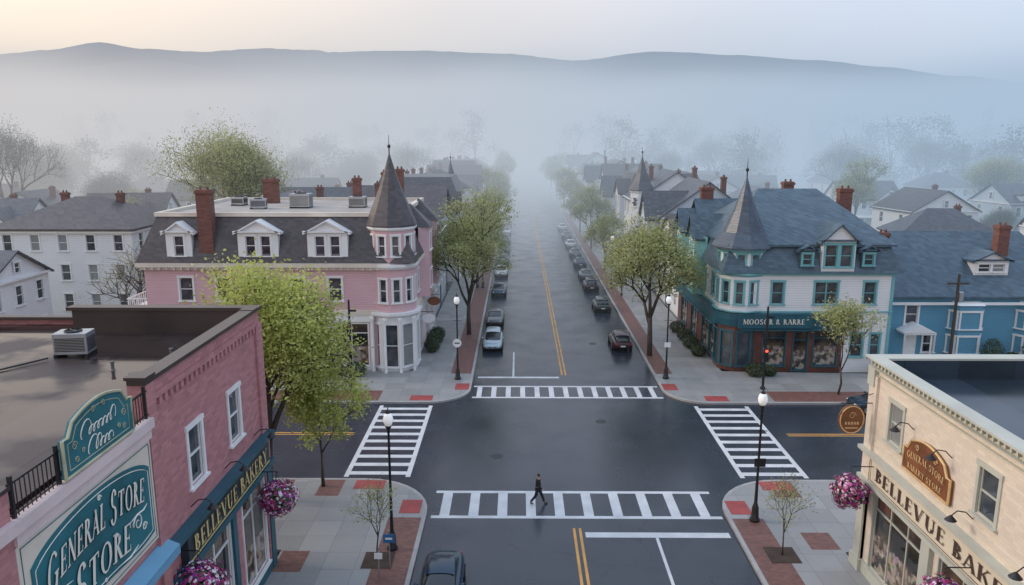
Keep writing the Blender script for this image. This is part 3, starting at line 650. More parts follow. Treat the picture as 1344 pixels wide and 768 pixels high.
def plate(mb,pts,x0,x1):
    n=len(pts); vs=[(x0,a,b) for a,b in pts]+[(x1,a,b) for a,b in pts]
    mb.add(vs,[tuple(range(n)),tuple(range(n,2*n))[::-1]]+[(i,(i+1)%n,n+(i+1)%n,n+i) for i in range(n)])
m=MB(); plate(m,arched(17.2,20.5,11.3,12.45,.4),X+.2,X+.3); m.build('board',signteal,s)
for (a0,a1,b0,b1,kk),rr_ in (((17.2,20.5,11.3,12.45,.4),.045),((17.4,20.3,11.45,12.3,.36),.014)):
    m=MB(); pp=arched(a0,a1,b0,b1,kk); m.tube([(X+.3,a,b) for a,b in pp+[pp[0]]],rr_,5); m.build('moulding',gilt,s)
m=MB()
for yy,zz,r_,f in ((17.66,12.0,.12,1),(20.04,12.0,.12,-1),(18.6,12.62,.09,1),(19.1,12.62,.09,-1),(17.7,11.62,.09,-1),(20.0,11.62,.09,1),(18.0,11.75,.07,1),(19.75,11.72,.08,-1)): swirl(m,(X+.29,yy,zz),(0,1,0),r_,1.5,f,.014)
m.build('carved_ornament',gilt,s)
cursive(s,(X+.28,18.0,12.03),(0,1,0),'General',.2,1.6,lettw,.016); cursive(s,(X+.28,18.25,11.53),(0,1,0),'Store',.2,1.15,lettw,.016)
s=thing('store_sign','large teal general store sign with cream lettering and border','sign',(X+.06,19,7.2),world=True)
MB().box(X+.03,X+.09,15.42,21.72,7.25,10.5).build('border',creamt,s)
def ribbon(y0,y1,z0,z1,g=0):
    P=[];n=24
    for i in range(n+1):
        t=i/n; P.append((y0+g+(y1-y0-2*g)*t,z0+g-.10*math.cos(2*PI*t)+.22*abs(2*t-1)**3))
    for i in range(n+1):
        t=1-i/n; P.append((y0+g+(y1-y0-2*g)*t,z1-g-.42+.42*math.sin(PI*t)**.8-.16*abs(2*t-1)**6))
    return P
m=MB(); plate(m,ribbon(15.8,21.45,7.5,10.32),X+.09,X+.13); m.build('board',signteal,s)
m=MB(); q=ribbon(15.8,21.45,7.5,10.32,.11); m.tube([(X+.132,a,b) for a,b in q+[q[0]]],.014,4); m.build('border_line',lettw,s)
m=MB(); q=[(15.56,7.36),(21.6,7.36),(21.6,10.4),(15.56,10.4)]; m.tube([(X+.092,a,b) for a,b in q+[q[0]]],.02,4); m.build('border_line',signteal,s)
lettering(s,'GENERAL STORE',(X+.14,16.15,8.86),(0,1,0),.70,4.8,lettw,.32,0,signblk,skew=.14,caps=(0,8))
lettering(s,'STORE',(X+.14,17.15,7.84),(0,1,0),.80,2.85,lettw,.12,0,signblk,skew=.14,caps=(0,))
m=MB()
for yy,zz,r_,f in ((16.55,8.3,.26,1),(16.85,7.95,.13,-1),(20.5,8.4,.28,-1),(20.85,8.1,.13,1),(18.6,7.72,.05,1),(18.7,10.08,.08,1)): swirl(m,(X+.12,yy,zz),(0,1,0),r_,1.4,f,.026)
for sg,k in ((1,16.1),(-1,21.1)):
    m.tube([(X+.15,k,8.7),(X+.15,k+sg*.25,8.62),(X+.15,k+sg*.6,8.66),(X+.15,k+sg*1.1,8.6)],[.01,.03,.025,.006],4); m.tube([(X+.15,k+sg*.7,7.75),(X+.15,k+sg*1.2,7.64),(X+.15,k+sg*1.9,7.72)],[.01,.03,.006],4)
m.build('scrollwork',lettw,s)
s=thing('shop_sign','black bakery sign with gold letters on the pink shop','sign',(X+.3,27,5.4),world=True)
MB().box(X+.005,X+.28,23.2,31.6,5.4,6.45).build('board',signblk,s)
lettering(s,'BELLEVUE BAKERY',(X+.29,23.6,5.6),(0,1,0),.62,7.6,gold)
for z in (5.43,6.38): MB().box(X+.28,X+.31,23.25,31.55,z,z+.04).build('moulding',gold,s)
def gooseneck(x,y,z,sx,lab):
    T=thing('gooseneck_lamp',lab,'wall lamp',(x,y,z),0,'gooseneck lamps above the shop signs')
    MB().tube([(0,0,0),(.25*sx,0,.25),(.55*sx,0,.3),(.75*sx,0,.12)],.022,6).build('arm',dmetal,T)
    MB().lathe([(.05,.12),(.09,.08),(.2,-.04),(.19,-.05),(.04,.06)],.75*sx,0,.0,12).build('shade',dmetal,T)
for y,l in ((24.2,'near'),(27.3,'middle'),(30.6,'far')): gooseneck(X+.03,y,7.0,1,'black gooseneck lamp, %s one over the gold-lettered sign'%l)
def ac(x,y,z,w,d,h,lab,rz=0):
    T=thing('rooftop_unit',lab,'air conditioner',(x,y,z),rz,'rooftop units')
    MB().box(-w/2,w/2,-d/2,d/2,.12,h).build('housing',metal,T,bev=.02)
    for q in (-w/2,w/2-.12): MB().box(q,q+.12,-d/2-.02,d/2+.02,0,.119).build('foot',dmetal,T)
    m=MB()
    for i in range(9): m.box(-w/2+.08,w/2-.08,-d/2-.02,-d/2-.001,.25+i*(h-.4)/9,.25+i*(h-.4)/9+.03)
    for i in range(9): m.box(w/2+.001,w/2+.02,-d/2+.08,d/2-.08,.25+i*(h-.4)/9,.25+i*(h-.4)/9+.03)
    m.build('louvre',dmetal,T)
    m=MB().lathe([(min(w,d)*.38,0),(min(w,d)*.38,.05),(min(w,d)*.34,.06),(min(w,d)*.34,.02)],0,0,h,16)
    for k in range(4): a=k*PI/4; q=min(w,d)*.36; m.rod((-q*math.cos(a),-q*math.sin(a),h+.05),(q*math.cos(a),q*math.sin(a),h+.05),.012,4)
    m.build('fan_guard',dmetal,T)
ac(-17.3,28.6,11.15,1.25,.85,.95,'grey air conditioner on the pink shop roof',.12)
def vent(x,y,z,h,r,lab):
    o=MB().lathe([(r*1.6,0),(r,.06),(r,h),(r*1.3,h),(r*1.3,h+.06),(0.01,h+.07)],n=10).build('vent_pipe',dpipe); o.location=(x,y,z); tag(o,lab,'vent pipe','vent pipes on the pink shop roof')
vent(-13.4,28.3,11.15,.3,.06,'short vent pipe nearest the parapet on pink shop roof'); vent(-14.8,26.6,11.15,.28,.06,'short vent pipe in middle of pink shop roof'); vent(-13.6,25.6,11.15,.16,.08,'squat vent pipe nearest the teal rooftop sign')
cb=MB(); cb.tube([(-24,25.5,11.18),(-20,25.2,11.18),(-18.9,26.4,11.2),(-17.9,27.8,11.25)],.035,5)
tag(cb.build('roof_cable',dmetal),'black cable lying across the pink shop roof','cable')
def basket(x,y,z,r,sx,lab,wx):
    T=thing('flower_basket',lab,'hanging basket',(x,y,z),0,'hanging flower baskets')
    MB().lathe([(.05,-r*.55),(r*.45,-r*.4),(r*.62,0),(r*.58,.02)],n=14).build('basket',soil,T)
    m=MB()
    for k in range(3): a=k*2.1; m.rod((r*.58*math.cos(a),r*.58*math.sin(a),0),(0,0,r*1.25),.01,4)
    m.rod((0,0,r*1.25),(0,0,r*1.4),.012,4); m.tube([(-sx*(abs(wx-x)),0,r*1.4),(0,0,r*1.42),(.08*sx,0,r*1.36)],.022,6)
    m.build('hanger',dmetal,T)
    rr=random.Random(int(y*7)); f=MB(); l=MB()
    for i in range(1500):
        u=Vector((rr.gauss(0,1),rr.gauss(0,1),rr.gauss(0,1))).normalized(); k=rr.uniform(.72,1.08)+.1*math.sin(u.x*7+u.z*9)
        p=Vector((u.x*r*k,u.y*r*k,u.z*r*.9*k-.06)); a=u.cross(Vector((rr.random(),rr.random(),1))).normalized(); b=u.cross(a); s=r*.095*rr.uniform(.7,1.2)
        if rr.random()<.55: f.quad(*[p+(a*math.cos(t)+b*math.sin(t))*s+u*(.02 if j%2 else 0) for j,t in enumerate([q*PI/3 for q in range(6)])])
        else: l.quad(p*.97-a*s,p*.97+b*s*.6,p*.97+a*s,p*.97-b*s*.6)
    f.build('flowers',petal,T,recalc=False); l.build('foliage',leafD,T,recalc=False)
basket(-10.35,30.4,4.3,.8,1,'pink petunia basket at the far corner of pink shop',X)
basket(-10.6,22.9,4.9,.85,1,'pink petunia basket at the bottom edge below the blue awning',X)
basket(14.6,31.2,4.3,.78,-1,'pink petunia basket on the cream building corner',15.6)
basket(14.7,23.8,4.0,.75,-1,'pink petunia basket at the bottom right edge',15.6)
# ---- E near right cream building
E_=thing('cream_shop_building','cream brick corner shop building with dark wet roof','building',(24,24,0),world=True)
X2=15.7; w=MB()
facade(w,E_,(X2,32.3),(X2,8),0,9.4,[(2.3,6.9,1.1,1.75),(8.6,6.9,1.1,1.75),(12.5,6.9,1.1,1.75),(3.3,.7,4.2,3.7,'shop'),(8.6,.7,4.4,3.7,'shop'),(13.8,.7,3.8,3.7,'shop')],sage)
facade(w,E_,(40,32.3),(X2,32.3),0,9.4)
w.box(X2+.01,X2+.3,8,31.99,9.0,9.99); w.box(X2+.01,40,32.0,32.28,9.0,9.99)
w.box(X2-.12,X2+.3,31.7,32.4,0,9.3)
w.build('wall',cream,E_,recalc=False)
MB().box(X2+.301,42,6,31.98,8.9,9.2).build('roof',wetroof2,E_)
MB().box(X2+.301,X2+.32,8,31.98,9.2,9.98).box(X2+.32,40,31.96,31.995,9.2,9.98).build('parapet_upstand',wetroof2,E_)
k=MB().box(X2-.3,X2+.35,8,32.65,9.99,10.08).box(X2+.351,42,31.95,32.65,9.99,10.081).box(X2-.2,X2-.001,8,32.5,9.62,9.66).box(X2-.1,X2-.001,8,32.4,9.35,9.38)
for i in range(78): k.box(X2-.2,X2-.002,8.3+i*.31,8.4+i*.31,9.76,9.985)
k.box(X2-.18,X2-.003,31.9,32.5,8.8,9.61)
k.build('cornice',sage,E_)
k=MB().box(X2-.34,X2-.002,8,32.5,5.78,5.93).box(X2-.26,X2-.002,8,32.5,4.42,4.57)
for y in (32.0,26.6,21.1): k.box(X2-.2,X2-.003,y-.3,y+.3,.1,4.41)
k.box(X2-.1,X2-.003,8,31.7,.1,.69); k.box(X2-.26,X2-.004,31.6,32.5,.1,.7)
k.build('shopfront_trim',sage,E_)
MB().box(X2-.05,X2-.001,8,31.6,6.3,6.4).build('string_course',creamt,E_)
s=thing('shop_sign','cream bakery sign band with dark letters on cream building','sign',(X2-.1,26,4.6),world=True)
MB().box(X2-.16,X2-.003,18,31.5,4.62,5.73).build('board',signband,s)
m=MB(); q=[(18.1,4.69),(31.4,4.69),(31.4,5.66),(18.1,5.66)]; m.tube([(X2-.165,a,b) for a,b in q+[q[0]]],.02,4); m.build('moulding',brown,s)
lettering(s,'BELLEVUE BAKERY',(X2-.16,30.95,4.89),(0,-1,0),.58,10.5,brown)
s=thing('wall_sign','arched carved wooden sign on the cream building','sign',(X2-.1,27.3,6.5),world=True)
m=MB(); plate(m,arched(25.6,28.9,6.45,7.55,.5),X2-.14,X2-.02); m.build('board',wood,s)
m=MB(); pp=arched(25.6,28.9,6.45,7.55,.5); m.tube([(X2-.15,a,b) for a,b in pp+[pp[0]]],.05,5); m.build('moulding',woodl,s)
lettering(s,'GENERAL STORE',(X2-.15,28.6,7.05),(0,-1,0),.26,2.7,woodl,.12)
lettering(s,'BAKERY STORE',(X2-.15,28.5,6.64),(0,-1,0),.22,2.5,woodl)
for yy,f in ((26.6,1),(27.9,-1)):
    m=MB(); swirl(m,(X2-.15,yy,7.65),(0,-1,0),.13,1.4,f,.02); m.build('carved_ornament',woodl,s)
for y,l in ((25.9,'near'),(28.6,'far')): gooseneck(X2-.02,y,8.15,-1,'dark gooseneck lamp, %s one over the wooden sign'%l)
for y,l in ((24.3,'left of the second upper window'),(20.8,'at the right edge of the frame')): gooseneck(X2-.02,y,6.6,-1,'dark gooseneck lamp over the cream sign band '+l)
s=thing('blade_sign','round carved wooden sign projecting from the cream building','sign',(14.7,32.0,7.0),world=True)
def disc(mb,cx,y0,y1,cz,rx,rz_,n=20):
    p=[(cx+rx*math.cos(2*PI*i/n),cz+rz_*math.sin(2*PI*i/n)) for i in range(n)]
    mb.add([(a,y0,b) for a,b in p]+[(a,y1,b) for a,b in p],[tuple(range(n))[::-1],tuple(range(n,2*n))]+[(i,(i+1)%n,n+(i+1)%n,n+i) for i in range(n)])
m=MB(); disc(m,14.72,31.9,32.0,7.3,.58,.68); m.build('board',wood,s)
m=MB(); m.tube([(14.72+.52*math.cos(i*PI/10),31.88,7.3+.62*math.sin(i*PI/10)) for i in range(21)],.03,5); m.build('rim',woodl,s)
m=MB(); swirl(m,(14.72,31.9,7.5),(1,0,0),.16,1.5,1,.02,Vector((0,-1,0)))
for k in range(5): m.box(14.42+k*.13,14.5+k*.13,31.86,31.9,7.08,7.2); 
m.box(14.45,15.0,31.86,31.9,6.9,6.94); m.build('carved_ornament',woodl,s)
MB().rod((15.6,31.95,8.05),(14.2,31.95,8.05),.025).rod((15.6,31.95,8.5),(14.4,31.95,8.05),.018).build('bracket',dmetal,s)
# ---- B pink mansard
B=thing('mansard_building','pink mansard corner building with round turret and dormers','building',(-20,71,0),world=True)
x0,x1,y0,y1=-31,-8.9,62,80; w=MB()
wn=[(x-x0,6.1,1.15,2.0) for x in (-27.6,-24.5,-21.4,-18.3,-15.2)]+[(x-x0,1.5,1.3,2.3) for x in (-28,-24.5,-21)]+[(13.6,.6,2.2,3.5,'shop'),(17.0,.5,2.9,3.7,'shop')]
facade(w,B,(x0,y0),(x1-1.2,y0),0,9.0,wn)
facade(w,B,(x1,y0+1.2),(x1,y1),0,9.0,[(s_,6.1,1.1,2.0) for s_ in (3.4,6.2,9,11.8,14.6)]+[(s_,.6,2.4,3.2,'shop') for s_ in (4,8,12)])
facade(w,B,(x0,y1),(x0,y0),0,9.0,[(s_,6.1,1.1,2.0) for s_ in (4,9,14)]); facade(w,B,(x1,y1),(x0,y1),0,9.0)
w.build('wall',pinkdark,B,recalc=False)
k=MB()
for z,h,e in ((4.9,.35,.25),(8.75,.25,.25),(9.0,.35,.5),(5.26,.1,.12)): k.box(x0-e,x1-1.6,y0-e,y0-.002,z,z+h).box(x1+.002,x1+e,y0+1.6,y1,z,z+h).box(x0-e,x0-.002,y0,y1,z,z+h)
for i in range(34): k.box(x0+.2+i*.6,x0+.35+i*.6,y0-.42,y0-.26,8.78,8.998)
k.build('cornice',creamt,B)
k=MB()
for x in (-18.8,-15.7,-12.2): k.box(x-.16,x+.16,y0-.3,y0-.003,.1,4.9)
k.box(-18.5,-12.1,y0-.2,y0-.004,4.35,4.88).box(-18.5,-12.1,y0-.12,y0-.0045,.1,.5)
k.box(x1+.003,x1+.2,y0+2,y1,4.2,4.89)
for y_ in (65.3,69.3,73.3,77.3): k.box(x1+.003,x1+.25,y_-.2,y_+.2,.1,4.2)
k.build('shopfront_trim',white,B)
rf=MB().frust([(x0-.45,y0-.45),(x1+.45,y0-.45),(x1+.45,y1+.3),(x0-.45,y1+.3)],9.36,[(x0+1.0,y0+1.0),(x1-1,y0+1),(x1-1,y1-.8),(x0+1,y1-.8)],13.1).build('mansard_roof',dslate,B)
MB().box(x0+1.3,x1-1.3,y0+1.3,y1-1.1,13.1,13.14).build('flat_roof',gravel,B)
MB().box(x0+.85,x1-.85,y0+.85,y0+1.29,13.05,13.38).box(x0+.85,x0+1.29,y0+1.3,y1-.8,13.05,13.379).box(x1-1.29,x1-.85,y0+1.3,y1-.8,13.05,13.378).box(x0+1.3,x1-1.3,y1-1.09,y1-.75,13.05,13.377).build('roof_curb',creamt,B)
dormer(B,-27.8,61.75,9.6,2.1,2.4,3,1,white,white,.75); dormer(B,-21.3,61.75,9.6,3.3,2.4,3,2,white,white,.9); dormer(B,-15.6,61.75,9.6,3.3,2.4,3,2,white,white,.9)
chimney(B,rf,-25.6,62.3,9.4,15.3,1.15,.9); chimney(B,rf,-24.2,75,12.9,15.5,1.4,.8); chimney(B,rf,-13.6,79,12.5,16.0,.8,.7); chimney(B,rf,-12.2,79.2,12.5,16.3,.8,.7); chimney(B,rf,-20.8,72,12.9,14.3,.8,.8); chimney(B,rf,-16.6,79,12.5,15.4,.8,.7)
turret(B,-10.6,63.5,1.95,4.8,12.3,18.2,pinkdark,dslate,[(6.0,2.0),(9.9,1.7)],white,10,.22,[(4.8,.4,.5),(8.8,.45,.35)])
turret(B,-10.6,63.5,2.15,.1,4.8,None,white,dslate,[(.5,3.7)],white,8,ww=.76,nm='corner_shopfront')
for a in range(5):
    t=R(200+a*30); MB().lathe([(.15,0),(.11,.3),(.10,4.2),(.18,4.5),(.18,4.65)],-10.6+2.42*math.cos(t),63.5+2.42*math.sin(t),.14,8).build('porch_column',white,B)
k=MB().box(-33.2,-31.01,63,67,5,5.15)
for i in range(12): k.box(-33.18,-33.12,63.05+i*.34,63.1+i*.34,5.15,6.0)
for i in range(7): k.box(-33.1+i*.33,-33.05+i*.33,63,63.05,5.15,6.0)
k.box(-33.2,-31,62.98,63.06,6,6.08).box(-33.2,-33.12,63.07,67,6,6.08).box(-33.15,-33,63.0,63.15,0,5).build('balcony',white,B)
for yy in (69,75):
    bp_=[(x1,yy-1.5),(x1+.9,yy-1),(x1+.9,yy+1),(x1,yy+1.5)]
    MB().frust(bp_,5.3,bp_,11.6).build('bay',pinkdark,B)
    for z in (6.1,9.5): window(B,(x1+.905,yy-.85,z),PI/2,1.6,1.6)
    MB().frust([(x1-1,yy-1.7),(x1+1.1,yy-1.2),(x1+1.1,yy+1.2),(x1-1,yy+1.7)],11.6,[(x1-1,yy-.1),(x1-.8,yy-.1),(x1-.8,yy+.1),(x1-1,yy+.1)],13.6).build('bay_roof',dslate,B)
ac(-19.9,70,13.14,1.8,1.4,1.3,'larger white rooftop unit in middle of pink building roof'); ac(-23.5,69,13.14,1.4,1.0,.9,'small rooftop unit left of the larger one',.2); ac(-14.8,70.5,13.14,1.5,1.2,1.0,'rooftop unit nearest the pink turret'); ac(-26.5,72.5,13.14,1.2,1.2,.8,'leftmost rooftop unit on pink building')
for x,y,z,l,cc in ((-7.9,70,4.4,'dark red oval hanging sign on the pink building side',wood),(-8.0,66.4,3.6,'small cream hanging sign beside pink turret',signw)):
    s=thing('hanging_sign',l,'sign',(x,y,z),world=True); m=MB(); disc(m,x,y-.04,y+.04,z,.6,.42); m.build('board',cc,s); MB().rod((x-1,y,z+.6),(x+.5,y,z+.6),.03).rod((x,y,z+.4),(x,y,z+.6),.015).build('bracket',dmetal,s)
# ---- C white teal corner
Cb=thing('turret_corner_building','white and teal corner building with slate witch-hat turret','building',(24,71,0),world=True)
x0,x1,y0,y1=17.2,31,62,80; w=MB()
facade(w,Cb,(x0+1.3,y0),(x1,y0),5.2,8.6,[(3.0,5.9,1.0,1.9),(7.0,5.9,1.9,1.9),(10.6,5.9,1.0,1.9)],teal)
facade(w,Cb,(27.2,y0),(x1,y0),0,5.2,[(1.2,1.4,1.0,2.0),(2.7,1.4,.8,2.0)],teal)
facade(w,Cb,(x1,y0),(x1,y1),0,8.6,[(5,5.9,1,1.9)],teal); facade(w,Cb,(x0,y1),(x0,y0+1.3),5.2,8.6,[(s_,5.9,1.0,1.9) for s_ in (2,5,8,11,14)],teal); facade(w,Cb,(x1,y1),(x0,y1),0,8.6)
w.build('wall',wsid,Cb,recalc=False)
w=MB(); facade(w,Cb,(x0+1.3,y0),(27.2,y0),0,5.2,[(3.0,.6,1.9,3.1,'shop'),(5.2,.2,1.2,3.4,'shop'),(7.3,.6,2.0,3.1,'shop')],dteal)
facade(w,Cb,(x0,y1),(x0,y0+1.3),0,5.2,[(s_,.7,2.6,2.9,'shop') for s_ in (3,7.5,12,14.9)],dteal); w.build('shopfront',dwood,Cb,recalc=False)
MB().box(x0+1.3,27.2,y0-.75,y0-.004,3.8,3.9).box(x0+1.3,27.2,y0-.6,y0-.004,5.1,5.2).box(x0-.6,x0-.004,y0+1.5,y1,3.8,3.9).box(x0-.6,x0-.004,y0+1.5,y1,5.1,5.2).box(x0+1.3,27.2,y0-.35,y0-.005,3.91,5.09).box(x0-.35,x0-.005,y0+1.5,y1,3.91,5.09).build('fascia',dteal,Cb)
s=thing('shop_sign','dark teal shop fascia sign with small cream letters','sign',(21,61.35,4.0),world=True)
MB().box(18.2,24.3,61.32,61.42,3.98,5.12).box(18.15,24.35,61.3,61.43,5.121,5.2).build('board',dteal,s)
lettering(s,'MOOSOR & RARRE',(18.6,61.31,4.34),(1,0,0),.44,5.1,lettw)
k=MB()
for z,h,e in ((5.2,.12,.12),(8.35,.25,.2)): k.box(x0+1.4,x1+e,y0-e,y0-.003,z,z+h).box(x0-e,x0-.003,y0+1.4,y1,z,z+h)
k.box(x1-.2,x1+.06,y0-.06,y0+.1,.1,8.35).build('trim',teal,Cb)
rf=MB(); rf.frust([(x0-.5,y0-.5),(x1+.5,y0-.5),(x1+.5,y1+.4),(x0-.5,y1+.4)],8.6,[(x0+.35,y0+.35),(x1-.35,y0+.35),(x1-.35,y1-.4),(x0+.35,y1-.4)],10.7)
rf=rf.build('lower_roof',tslate,Cb); r2=MB(); hip(r2,x0+.35,x1-.35,y0+.35,y1-4.4,10.88,4.1,.35,.62); r2=r2.build('upper_roof',tslate,Cb)
r3=MB(); gable(r3,x0+.6,x1-3,y1-6,y1-.6,10.9,2.6,'x',.2); r3.build('rear_roof',tslate,Cb)
dormer(Cb,26.1,61.55,8.75,2.7,2.6,5,1,wsid,tslate,1.3,teal,1.0)
dormer(Cb,23.6,61.6,8.9,1.2,1.7,2,1,tslate,tslate,.35,teal,.8); dormer(Cb,28.6,61.6,8.9,1.2,1.7,2,1,tslate,tslate,.35,teal,.8)
chimney(Cb,r2,29.3,69,12,15.0,1.1,.8); chimney(Cb,r2,26.6,76,11.5,15.2,1.0,.8); chimney(Cb,r2,30.5,63.6,9.5,11.7,.8,.7); chimney(Cb,r2,18.9,77,11,14.6,1.2,.8)
turret(Cb,18.9,63.7,2.0,4.0,10.5,16.3,wsid,bslate,[(5.9,1.9),(8.85,1.25)],teal,10,.6,[(4.0,1.15,.22,dteal),(5.2,.12,.3),(8.25,.3,.25)])
turret(Cb,18.9,63.7,1.98,.1,4.0,None,dwood,slate,[(.6,2.9)],dteal,8,ww=.7,nm='corner_shopfront')
for yy in (70.5,76):
    bp_=[(x0,yy+1.7),(x0-1.0,yy+1.1),(x0-1.0,yy-1.1),(x0,yy-1.7)]; MB().frust(bp_,5.25,bp_,10.6).build('bay',teal,Cb)
    for z in (6,8.6): window(Cb,(x0-1.005,yy+.85,z),-PI/2,1.7,1.5,fm=white)
    k=MB(); k.quad((x0-1.15,yy-1.3,10.6),(x0-1.15,yy+1.3,10.6),(x0-1.15,yy,12.3)).slab([(x0-1.35,yy-1.6,10.4),(x0+3.5,yy-1.6,10.4),(x0+3.5,yy,12.6),(x0-1.35,yy,12.6)],.15).slab([(x0-1.35,yy+1.6,10.4),(x0-1.35,yy,12.602),(x0+3.5,yy,12.602),(x0+3.5,yy+1.6,10.4)],.15); k.build('bay_roof',tslate,Cb)
# ---- D blue house
D=thing('blue_house','blue clapboard house with white bays and slate roof','house',(41.6,71,0),world=True)
x0,x1,y0,y1=32.6,50,65.5,77; w=MB()
facade(w,D,(x0,y0),(x1,y0),0,5.9,[(2.0,3.4,1.1,1.7),(3.7,.8,1.0,1.6)]); facade(w,D,(x0,y1),(x0,y0),0,5.9,[(5,3.3,1,1.7)]); facade(w,D,(x1,y0),(x1,y1),0,5.9); facade(w,D,(x1,y1),(x0,y1),0,5.9)
w.build('wall',bsid,D,recalc=False)
r=MB(); hip(r,x0-1.5,x1,y0,y1,5.9,5.0,.45,.6); rf=r.build('roof',tslate,D)
MB().box(x0-.4,x1+.4,y0-.6,y0-.42,5.2,5.42).box(x0-.05,x0+.15,y0-.05,y0-.002,0,5.3).build('eaves_trim',white,D)
dormer(D,42.0,67.0,7.4,3.0,1.5,4,2,white,tslate,.7,white,1.1)
chimney(D,rf,43.9,69.2,8.0,11.7,1.0,.9)
for cx in (39.3,45.2):
    MB().frust([(cx-1.5,y0),(cx-1,y0-.8),(cx+1,y0-.8),(cx+1.5,y0)],.1,[(cx-1.5,y0),(cx-1,y0-.8),(cx+1,y0-.8),(cx+1.5,y0)],5.2).build('bay',bsid,D)
    for z in (.9,3.1):
        window(D,(cx-.85,y0-.81,z),0,1.7,1.5); window(D,(cx-1.44,y0-.12,z),math.atan2(-.8,.5),.65,1.5); window(D,(cx+1.08,y0-.70,z),math.atan2(.8,.5),.65,1.5)
    MB().frust([(cx-1.6,y0),(cx-1.1,y0-.95),(cx+1.1,y0-.95),(cx+1.6,y0)],5.2,[(cx-1.2,y0),(cx-.8,y0-.3),(cx+.8,y0-.3),(cx+1.2,y0)],5.45).build('bay_roof',white,D)
door(D,(34.2,y0-.001,.3),0,1.0,2.1,white)
k=MB().box(33.3,36.1,y0-1.6,y0-.01,0,.3).box(33.4,36,y0-1.5,y0-.012,2.75,2.95)
for x in (33.5,35.8): k.lathe([(.1,0),(.08,.1),(.08,2.45)],x,y0-1.35,.3,8)
k.frust([(33.3,y0-1.6),(36.1,y0-1.6),(36.1,y0-.014),(33.3,y0-.014)],2.95,[(34.6,y0-1.6),(34.8,y0-1.6),(34.8,y0-.014),(34.6,y0-.014)],3.6).build('porch',white,D)
# ---- generic houses
def house(label,x,y,rz,w_,d_,h,roof,rh,wm,rm,fl=2,nf=3,ns=2,ch=((.25,.2),),axis='x',name='house',cat='house',group=None,porch=False,tower=False,dorm=False,detail=0,fm=None,wing=0):
    T=thing(name,label,cat,(x,y,0),rz,group); a=w_/2;b_=d_/2; m=MB()
    def rows(L,n): return [((i+.5)*L/n,1.0+j*(h/fl),min(1.0,L/n*.4),min(1.8,h/fl*.55)) for i in range(n) for j in range(fl)]
    facade(m,T,(-a,-b_),(a,-b_),0,h,rows(w_,nf),fm,detail); facade(m,T,(a,-b_),(a,b_),0,h,rows(d_,ns),fm,detail); facade(m,T,(-a,b_),(-a,-b_),0,h,rows(d_,ns),fm,detail); facade(m,T,(a,b_),(-a,b_),0,h)
    if roof=='gable':
        if axis=='x': m.quad((-a,-b_,h),(-a,0,h+rh),(-a,b_,h)).quad((a,-b_,h),(a,b_,h),(a,0,h+rh)); window(T,(a+.1,-.4,h+rh*.15),PI/2,.8,min(1.2,rh*.4),'dh',fm,0); window(T,(-a-.1,.4,h+rh*.15),-PI/2,.8,min(1.2,rh*.4),'dh',fm,0)
        else: m.quad((-a,-b_,h),(a,-b_,h),(0,-b_,h+rh)).quad((-a,b_,h),(0,b_,h+rh),(a,b_,h)); window(T,(-.4,-b_-.1,h+rh*.15),0,.8,min(1.2,rh*.4),'dh',fm,0)
    if wing:
        ww=w_*.42; wx=a-ww/2-.4; wy=-b_-1.6
        facade(m,T,(wx-ww/2,wy),(wx+ww/2,wy),0,h,rows(ww,2),fm,detail); facade(m,T,(wx+ww/2,wy),(wx+ww/2,-b_),0,h,()); facade(m,T,(wx-ww/2,-b_),(wx-ww/2,wy),0,h,())
        m.quad((wx-ww/2,wy,h),(wx+ww/2,wy,h),(wx,wy,h+rh*.7)); window(T,(wx-.4,wy-.1,h+.3),0,.8,1.1,'dh',fm,0)
        g_=MB(); gable(g_,wx-ww/2,wx+ww/2,wy,0,h,rh*.7,'y',.35); g_.build('wing_roof',rm,T)
    m.build('wall',wm,T,recalc=False); r=MB()
    if roof=='gable': gable(r,-a,a,-b_,b_,h,rh,axis,.4)
    elif roof=='hip': hip(r,-a,a,-b_,b_,h+.18,rh,.5)
    elif roof=='mansard':
        r.frust([(-a-.4,-b_-.4),(a+.4,-b_-.4),(a+.4,b_+.4),(-a-.4,b_+.4)],h,[(-a+.9,-b_+.9),(a-.9,-b_+.9),(a-.9,b_-.9),(-a+.9,b_-.9)],h+rh)
    else: r.box(-a-.2,a+.2,-b_-.2,b_+.2,h,h+.4)
    rf=r.build('roof',rm,T)
    et=MB().box(a+.002,a+.3,-b_,b_,h-.3,h-.08).box(-a-.3,-a-.002,-b_,b_,h-.3,h-.08)
    if not wing: et.box(-a-.3,a+.3,-b_-.3,-b_-.002,h-.3,h-.08)
    et.build('eaves_trim',white,T)
    for cx,cy in ch: chimney(T,rf,cx*w_,cy*d_,h+rh*.2,h+rh+.5,.75,.6)
    if dorm:
        for k in ((-.25,.25) if w_>9 else (0,)): dormer(T,k*w_,-b_+ .3,h+.3,1.7,1.4,2.5,1,wm,rm,.6)
    if porch:
        p=MB().slab([(-a,-b_-2,2.7),(a,-b_-2,2.7),(a,-b_-.01,3.1),(-a,-b_-.01,3.1)],.15)
        for i in range(4): p.box(-a+.1+i*(w_-.4)/3,-a+.25+i*(w_-.4)/3,-b_-1.9,-b_-1.75,0,2.55)
        p.build('porch',white,T)
    if tower:
        sx=tower; turret(T,sx*(a-1),-b_+1,1.6,0,h+1.4,h+rh+2.2,wm,rm,[(h/fl+1,1.5),(h-.9,1.3)],None,8,.35)
    if not porch: door(T,(-a+w_*.5-.5 if nf%2==0 else -a+.6,-b_-.0015,.1),0)
    return T
G1='houses on the left side of town';G2='houses on the right side of town'
house('large white three-storey house with dark hip roof, left',-49,87,0,15,12,9.7,'hip',3.0,wsid,dslate,3,5,3,((.2,.1),(-.25,.15)),detail=1)
